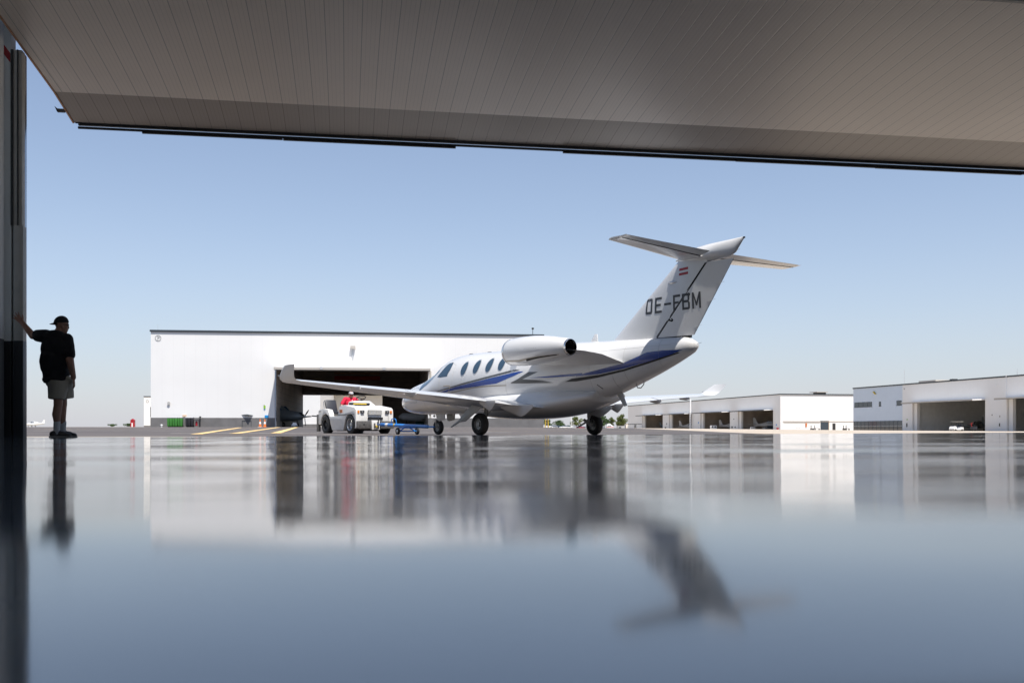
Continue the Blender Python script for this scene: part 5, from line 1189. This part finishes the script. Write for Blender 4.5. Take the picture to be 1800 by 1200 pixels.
    for x, rr in ((-.42,.20), (-2.30,.19)):
        for sg in (-1, 1):
            t = MB(); hw = .11; r = .335
            t.lathe([(-hw,rr),(-hw*1.0,rr+.05),(-hw*.98,r-.05),(-hw*.8,r-.015),(-hw*.5,r),(hw*.5,r),(hw*.8,r-.015),(hw*.98,r-.05),(hw,rr+.05),(hw,rr)], (0,0,0), 'y', 36)
            to = t.build('wheel', 'tyre', o, loc=(x, sg*.60, .335), rot=(0, 0, 0))
            MB().lathe([(-hw*.9,rr+.004),(-hw*1.02,rr),(-hw*.9,rr-.02),(-hw*.2,rr-.035),(-hw*.1,.08),(-hw*.6,.06),(-hw*.65,.001)], (0,0,0), 'y', 28).lathe([(hw*.9,rr+.004),(hw*1.02,rr),(hw*.9,rr-.02),(hw*.2,rr-.035),(hw*.1,.08),(hw*.6,.06),(hw*.65,.001)], (0,0,0), 'y', 28).build('rim', 'metal' if x > -1 else 'darkmetal', to)
    return o
tractor()
def T3(x, y, z): p = TC + TH*x + Vector((-TH.y, TH.x))*y; return Vector((p.x, p.y, TZ + z))
def jetp(x, yl, z): p = Vector((AX0, AY0)) + AF*x + AL*yl; return Vector((p.x, p.y, AGZ + z))

def towbar():
    a = T3(.24, .0, .33); b = jetp(1.55, 0, .235); d = (b - a); L_ = math.hypot(d.x, d.y)
    o = thing('tow_bar', 'blue tow bar on two small wheels linking the tractor to the nose wheel', 'tow bar', (a.x, a.y, TZ), math.atan2(d.y, d.x))
    z0 = a.z - TZ; z1 = b.z - TZ
    zz = lambda x: z0 + (z1-z0)*x/L_
    MB().tube((.25,0,zz(.25)),(L_-.35,0,zz(L_-.35)),.055,.055,16).build('tube', 'towblue', o)
    MB().prism([(0,-.03),(.05,-.06),(.55,-.05),(.55,.05),(.05,.06),(0,.03)], zz(.1)-.035, zz(.1)+.035, 'z').build('towing_eye', 'towblue', o, bevel=.008)
    MB().path([(1.0,0,zz(1)),(1.0,0,zz(1)+.17),(1.05,0,zz(1)+.2),(1.28,0,zz(1)+.2),(1.34,0,zz(1)+.14),(1.36,0,zz(1))], .014, 8).build('lifting_handle', 'towblue', o)
    MB().tube((1.22,0,zz(1.2)),(1.30,0,zz(1.3)),.06,.06,16).build('yellow_band', 'yellow', o); MB().tube((.62,0,zz(.6)),(.80,0,zz(.8)),.058,.058,16).build('white_band', 'cone_white', o)
    xa = L_*.56; ax = MB().box(xa-.55, xa+.55, -.035, .035, .20, .28).build('wheel_frame', 'towblue', o, bevel=.008)
    MB().tube((xa,-.36,.11),(xa,.36,.11),.018).path([(xa,-.28,.11),(xa-.05,-.05,.24)], .02).path([(xa,.28,.11),(xa-.05,.05,.24)], .02).build('axle', 'towblue', o)
    for sg in (-1, 1):
        w = MB(); w.lathe([(-.03,.055),(-.04,.09),(-.02,.112),(.02,.112),(.04,.09),(.03,.055)], (0,0,0), 'y', 24); wo = w.build('wheel', 'tyre', o, loc=(xa, sg*.34, .112))
        MB().lathe([(-.03,.001),(-.034,.03),(-.022,.06),(.022,.06),(.034,.03),(.03,.001)], (0,0,0), 'y', 20).build('rim', 'metal', wo)
    # fork closing on the nose wheel axle
    f = MB()
    for sg in (-1, 1): f.path([(L_-.38, 0, zz(L_-.38)), (L_-.22, sg*.11, zz(L_)), (L_+.27, sg*.115, zz(L_))], .024, 8)
    f.build('fork', 'towblue', o)
towbar()

# ------------------------------------------------------------------ people
def bake(parts, voxel, smooth, name, m, parent, iters=4):
    """union of shapes -> one continuous skin"""
    mb = MB()
    for p in parts: mb.add(p.v, p.f)
    me = bpy.data.meshes.new('tmp'); me.from_pydata(mb.v, [], mb.f)
    bm = bmesh.new(); bm.from_mesh(me); bmesh.ops.recalc_face_normals(bm, faces=bm.faces); bm.to_mesh(me); bm.free()
    t = bpy.data.objects.new('tmp', me); COL.objects.link(t)
    r = t.modifiers.new('r', 'REMESH'); r.mode = 'VOXEL'; r.voxel_size = voxel
    s_ = t.modifiers.new('s', 'SMOOTH'); s_.factor = .6; s_.iterations = iters
    dg = bpy.context.evaluated_depsgraph_get(); out = bpy.data.meshes.new_from_object(t.evaluated_get(dg))
    bpy.data.objects.remove(t); out.name = name; out.shade_smooth(); out.materials.clear(); out.materials.append(MT[m])
    o = bpy.data.objects.new(name, out); COL.objects.link(o); o.parent = parent
    return o
def ell(c, r, rz=0, n=20, tilt=0, ty=0):
    mb = MB(); rings = []
    M_ = Matrix.Rotation(rz, 3, 'Z') @ Matrix.Rotation(ty, 3, 'Y') @ Matrix.Rotation(tilt, 3, 'X')
    for i in range(1, n):
        t = math.pi*i/n
        rings.append([Vector(c) + M_ @ Vector((r[0]*math.sin(t)*math.cos(a), r[1]*math.sin(t)*math.sin(a), -r[2]*math.cos(t))) for a in np.linspace(0, 2*math.pi, n*2, endpoint=False)])
    return mb.loft(rings)
def limb(pts, rs, n=16):
    """chain of tapering segments with ball joints"""
    out = []
    for (a, b), (r0, r1) in zip(zip(pts[:-1], pts[1:]), zip(rs[:-1], rs[1:])):
        out.append(MB().tube(a, b, r0, r1, n)); out.append(ell(a, (r0,)*3, n=10))
    out.append(ell(pts[-1], (rs[-1],)*3, n=10)); return out
def hand(wrist, d, nrm, thumb, s=1.0, curl=.35, spread=.12):
    """palm, four fingers of different length with bends, thumb from the side"""
    d = Vector(d).normalized(); nrm = Vector(nrm); nrm = (nrm - d*nrm.dot(d)).normalized(); sd_ = d.cross(nrm); sd_ = sd_ if sd_.dot(Vector(thumb)) > 0 else -sd_
    w = Vector(wrist); P = []
    for k, off in enumerate((-.030, -.010, .010, .030)): P += limb([w + sd_*off*.6*s, w + d*.088*s + sd_*off*s], [.015*s, .0125*s], 10)
    for off, ln, r_ in ((.031,.070,.0095),(.011,.080,.0098),(-.010,.074,.0095),(-.030,.058,.0085)):
        p0 = w + d*.088*s + sd_*off*s; f1 = (d + sd_*off*spread/.03).normalized(); f2 = (f1 - nrm*curl).normalized(); f3 = (f1 - nrm*curl*2).normalized()
        p1 = p0 + f1*ln*.45*s; p2 = p1 + f2*ln*.32*s; p3 = p2 + f3*ln*.25*s
        P += limb([p0, p1, p2, p3], [r_*s*1.05, r_*s, r_*s*.92, r_*s*.8], 10)
    t0 = w + d*.025*s + sd_*.028*s; t1 = t0 + (d*.6 + sd_*.75 - nrm*.2).normalized()*.045*s; t2 = t1 + (d*.85 + sd_*.4 - nrm*.3).normalized()*.032*s
    P += limb([t0, t1, t2], [.015*s, .0115*s, .009*s], 10)
    return P
def head(c, face, s=1.0):
    """skull, jaw, nose, brow, lips, ears and neck; face = unit vector the face looks along"""
    c = Vector(c); f = Vector(face).normalized(); a = math.atan2(f.y, f.x); u = Vector((0,0,1)); sd_ = Vector((-f.y, f.x, 0)).normalized()
    P = [ell(c + u*.035*s, (.098*s,.078*s,.095*s), a), ell(c + f*.018*s - u*.035*s, (.074*s,.066*s,.085*s), a), ell(c + f*.045*s - u*.085*s, (.036*s,.042*s,.030*s), a),
         ell(c + f*.092*s - u*.018*s, (.020*s,.014*s,.024*s), a), ell(c + f*.080*s + u*.004*s, (.014*s,.010*s,.026*s), a), ell(c + f*.080*s + u*.030*s, (.016*s,.055*s,.012*s), a),
         ell(c + f*.083*s - u*.052*s, (.013*s,.024*s,.007*s), a), ell(c + f*.081*s - u*.064*s, (.012*s,.021*s,.007*s), a)]
    for sg in (-1, 1):
        P.append(ell(c - f*.006*s + sd_*sg*.078*s - u*.008*s, (.018*s,.010*s,.030*s), a)); P.append(ell(c + f*.058*s + sd_*sg*.040*s - u*.028*s, (.024*s,.022*s,.022*s), a))
    return P

def leaning_man():
    mx, my = (104-CX)/F*14.28, 14.28; z0 = floor_z(mx, my)
    o = thing('person', 'man in black shirt, khaki shorts and backward cap, leaning one arm on the door post', 'person', (mx, my, z0), R(24.4)); o.scale = (.91, 1, 1)
    f = Vector((math.cos(R(52)), math.sin(R(52)), 0)); rt = Vector((math.sin(R(52)), -math.cos(R(52)), 0))      # facing away right
    hd = Vector((.035, .02, 1.605)); hf = Vector((.985, .17, -.02))
    P = head(hd, hf, 1.04)
    P += limb([hd + Vector((-.02, 0, -.06)), Vector((-.045, .0, 1.42))], [.068, .085])
    P += [ell((-.05, .0, 1.28), (.15,.12,.20), R(-38)), ell((-.03, .02, 1.0), (.15,.14,.20), R(-38)), ell((-.01, .0, .84), (.15,.13,.11), R(-38))]
    lS, rS = Vector((-.19, .08, 1.455)), Vector((.115, -.10, 1.40))
    P += limb([Vector((-.05,0,1.42)), lS], [.09, .062]); P += limb([Vector((-.05,0,1.42)), rS], [.09, .065])
    lE, lW = Vector((-.385, .30, 1.475)), Vector((-.530, .365, 1.655))
    P += limb([lS, lE, lW], [.068, .056, .036])
    P += hand(lW, (-.66, .10, .70), (.1, 1, .1), (.5, 0, .6), 1.08, .05, .40)
    rE, rW = Vector((.155, -.19, 1.09)), Vector((.205, -.13, .86))
    P += limb([rS, rE, rW], [.066, .060, .040])
    P += hand(rW, (.10, .08, -.95), (.9, -.2, 0), (.2, .9, .2), 1.02, .55, .05)
    # legs
    for hip, kn, an, k in ((Vector((.0, -.09, .84)), Vector((-.015, -.10, .47)), Vector((-.035, -.10, .10)), 0), (Vector((.03, .10, .84)), Vector((.05, .10, .48)), Vector((.052, .12, .10)), 1)):
        calf = kn.lerp(an, .38) + Vector((-.014, 0, 0))
        P += limb([hip + Vector((0,0,-.04)), kn], [.082, .068]); P += limb([kn, calf, an.lerp(kn, .25), an], [.064, .067, .044, .042])
    body = bake(P, .0085, 1, 'body', 'skin', o, 3)
    # clothing
    Sh = [ell((-.050, .0, 1.27), (.245,.175,.235), R(-38)), ell((-.060, .02, 1.08), (.235,.21,.26), R(-38)), ell((-.045, .02, .92), (.205,.20,.20), R(-38)), ell((-.07,.0,1.44), (.19,.12,.10), R(-30)),
          ell((-.02,-.0,1.42), (.16,.10,.09), R(-38)), ell((-.045,.0,.83), (.205,.19,.10), R(-38))]
    Sh += limb([Vector((-.045,0,1.475)), Vector((-.03,0,1.40))], [.070, .095])
    Sh += limb([Vector((-.08,.03,1.40)), lS + Vector((0,0,-.005)), lS.lerp(lE, .62)], [.12, .102, .088]); Sh += limb([Vector((-.0,-.03,1.36)), rS, rS.lerp(rE, .70) + Vector((.004,0,0))], [.13, .092, .088])
    sh = bake(Sh, .010, 1, 'shirt', 'shirt_black', o, 5)
    for v in sh.data.vertices:                       # hem, loose folds
        if v.co.z < .785: v.co.z = .785 + (v.co.z - .785)*.12 - .006*math.sin(v.co.x*22)
        q = noise.noise(v.co * 7.0) * .007 + noise.noise(Vector((v.co.x*5, v.co.y*5, v.co.z*14))) * .006; v.co.x += q; v.co.y += q
    St = [ell((-.0, .01, .80), (.205,.175,.13), R(-25))]
    for hip, kn in ((Vector((-.015, -.07, .80)), Vector((-.035, -.09, .545))), (Vector((.05, .09, .80)), Vector((.085, .10, .555)))):
        St += [MB().tube(hip, kn, .155, .128, 20)]
    so_ = bake(St, .010, 1, 'shorts', 'shorts', o, 4)
    for v in so_.data.vertices:
        q = noise.noise(Vector((v.co.x*9, v.co.y*9, v.co.z*4))) * .009; v.co.x += q; v.co.y += q
    for an, k in ((Vector((-.035, -.10, .10)), 0), (Vector((.052, .12, .10)), 1)):
        bake(limb([an + Vector((.0,0,-.03)), an + Vector((.0,0,.05)), an + Vector((.004,0,.115))], [.047, .050, .052]), .008, 1, 'sock', 'sock', o, 2)
        d = Vector((.985, .17 if k == 0 else .30, 0)).normalized(); s0 = Vector((an.x, an.y, 0)); sn = Vector((-d.y, d.x, 0))
        P2 = [ell(s0 - d*.045 + Vector((0,0,.05)), (.062,.043,.050), math.atan2(d.y, d.x)), ell(s0 + d*.06 + Vector((0,0,.048)), (.10,.048,.045), math.atan2(d.y, d.x)), ell(s0 + d*.145 + Vector((0,0,.036)), (.072,.050,.034), math.atan2(d.y, d.x)), ell(s0 + d*.005 + Vector((0,0,.075)), (.06,.045,.045), math.atan2(d.y, d.x))]
        so2 = bake(P2, .007, 1, 'shoe', 'shoe', o, 3)
        sl = MB(); rings = []
        out_ = [(t, w_) for t, w_ in ((-.112,.018),(-.10,.036),(-.05,.043),(.0,.038),(.08,.046),(.15,.050),(.20,.038),(.222,.015))]
        poly = [s0 + d*t + sn*w_ for t, w_ in out_] + [s0 + d*t - sn*w_ for t, w_ in reversed(out_)]
        sl.loft([[(p.x, p.y, .001) for p in poly], [(p.x, p.y, .024) for p in poly]]); sl.build('sole', 'sole', so2)
        for q in range(3):
            a_ = s0 + d*(.03+.035*q); MB().tube(a_ + sn*.028 + Vector((0,0,.092-.012*q)), a_ - sn*.028 + Vector((0,0,.092-.012*q)), .005).build('lace', 'sole', so2)
    # cap worn backwards
    a = math.atan2(hf.y, hf.x); cm = MB(); cc = hd + Vector((-.006, 0, .052)); rings = []
    for i in range(9):
        t = (math.pi/2)*i/8; rings.append([cc + Matrix.Rotation(a, 3, 'Z') @ Vector((.109*math.cos(t)*math.cos(b_)*1.04 , .094*math.cos(t)*math.sin(b_), .104*math.sin(t) - .012 + .010*math.cos(b_)*math.cos(t))) for b_ in np.linspace(0, 2*math.pi, 28, endpoint=False)])
    cm.loft(rings, True, True); cap = cm.build('cap', 'cap', o, angle=70)
    bk = -Vector((math.cos(a), math.sin(a), 0)); sd_ = Vector((-bk.y, bk.x, 0)); vb = MB(); up_, lo_ = [], []
    for j in range(9):
        b_ = -1 + j/4; reach = .070*(1-b_*b_)**.5; base = cc + bk*(.100 - .055*b_*b_) + sd_*.062*b_
        up_.append([base + Vector((0,0,-.010)), base + bk*reach + Vector((0,0,-.034)), base + bk*reach + Vector((0,0,-.040)), base + Vector((0,0,-.018))])
    vb.loft(up_); vb.build('cap_visor', 'cap', cap, angle=60)
    # sunglasses
    gf = Vector((math.cos(a), math.sin(a), 0)); gs = Vector((-gf.y, gf.x, 0)); g = MB()
    for sg in (-1, 1): g.add(*(lambda e: (e.v, e.f))(ell(hd + gf*.094 + gs*sg*.036 + Vector((0,0,.010)), (.008,.030,.019), a, 12)))
    g.path([hd + gf*.092 - gs*.066 + Vector((0,0,.016)), hd + gf*.0 - gs*.086 + Vector((0,0,.010))], .004).path([hd + gf*.092 + gs*.066 + Vector((0,0,.016)), hd + gf*.0 + gs*.086 + Vector((0,0,.010))], .004)
    g.build('sunglasses', 'black', o)
    return o
leaning_man()

def driver():
    p = T3(-2.40, .33, 0); a = math.atan2(TH.y, TH.x)
    o = thing('person', 'driver in a red polo shirt and pale cap sitting on the white tow tractor', 'person', p, a)
    # local : x forward, y left, z up
    hd = Vector((.04, .0, 1.40)); P = head(hd, (1, -.25, 0), 1.0)
    P += limb([hd + Vector((-.015,0,-.07)), Vector((-.03,0,1.26))], [.060, .07])
    P += [ell((-.04,0,1.08), (.12,.16,.20)), ell((-.03,0,.88), (.13,.16,.14))]
    lS, rS = Vector((-.03,.20,1.245)), Vector((-.03,-.20,1.245))
    lE, lW = Vector((.22,.27,1.03)), Vector((.56,.14,1.24))
    rE, rW = Vector((.0,-.34,1.05)), Vector((.12,-.44,.90))
    P += limb([lS, lE, lW], [.055,.042,.030]) + limb([rS, rE, rW], [.055,.042,.030])
    P += hand(lW, (.9,-.1,.2), (0,0,1), (0,-1,.2), .95, .6, .05) + hand(rW, (.5,-.05,-.85), (.6,0,.5), (.3,.9,0), .95, .4, .05)
    P += limb([Vector((0,.10,.82)), Vector((.44,.13,.82)), Vector((.62,.13,.42))], [.09,.068,.045]) + limb([Vector((0,-.10,.82)), Vector((.44,-.13,.82)), Vector((.62,-.13,.42))], [.09,.068,.045])
    bake(P, .0095, 1, 'body', 'skin', o, 3)
    Sh = [ell((-.04,0,1.10), (.16,.215,.21)), ell((.0,0,.95), (.175,.21,.15)), ell((-.03,0,1.235), (.125,.20,.08))]
    Sh += limb([Vector((-.03,.08,1.225)), lS, lS.lerp(lE, .85)], [.09,.078,.068]) + limb([Vector((-.03,-.08,1.225)), rS, rS.lerp(rE, .85)], [.09,.078,.068]) + limb([Vector((-.025,0,1.29)), Vector((-.02,0,1.2))], [.066,.08])
    sh = bake(Sh, .011, 1, 'polo_shirt', 'polo_red', o, 4)
    for v in sh.data.vertices:
        q = noise.noise(v.co*9) * .008; v.co.x += q; v.co.y += q
    MB().box(.118,.126,-.015,.015,1.17,1.22).build('shirt_badge', 'cone_white', o, bevel=.002)
    bake(limb([Vector((-.02,.10,.80)), Vector((.44,.13,.82)), Vector((.62,.13,.36))], [.115,.09,.062]) + limb([Vector((-.02,-.10,.80)), Vector((.44,-.13,.82)), Vector((.62,-.13,.36))], [.115,.09,.062]) + [ell((-.02,0,.80),(.15,.19,.11))], .012, 1, 'trousers', 'pants', o, 4)
    for sg in (-1, 1): bake([ell((.66, sg*.13, .33), (.13,.05,.05))], .01, 1, 'shoe', 'black', o, 1)
    a2 = math.atan2(-.25, 1); cc = hd + Vector((-.006,0,.05)); cm = MB(); rings = []
    for i in range(9):
        t = (math.pi/2)*i/8; rings.append([cc + Matrix.Rotation(a2, 3, 'Z') @ Vector((.107*math.cos(t)*math.cos(b_), .088*math.cos(t)*math.sin(b_), .082*math.sin(t) - .008)) for b_ in np.linspace(0, 2*math.pi, 24, endpoint=False)])
    cm.loft(rings); cap = cm.build('cap', 'cap_grey', o, angle=70)
    fw = Vector((math.cos(a2), math.sin(a2), 0)); sd_ = Vector((-fw.y, fw.x, 0)); vb = MB(); rr = []
    for j in range(9):
        b_ = -1 + j/4; reach = .07*(1-b_*b_)**.5; base = cc + fw*(.098-.055*b_*b_) + sd_*.06*b_
        rr.append([base, base + fw*reach + Vector((0,0,-.018)), base + fw*reach + Vector((0,0,-.024)), base + Vector((0,0,-.008))])
    vb.loft(rr); vb.build('cap_visor', 'cap_grey', cap, angle=60)
    gf = fw; gs = sd_; g = MB()
    for sg in (-1, 1): g.add(*(lambda e: (e.v, e.f))(ell(hd + gf*.090 + gs*sg*.034 + Vector((0,0,.008)), (.008,.028,.017), a2, 10)))
    g.build('sunglasses', 'black', o)
driver()
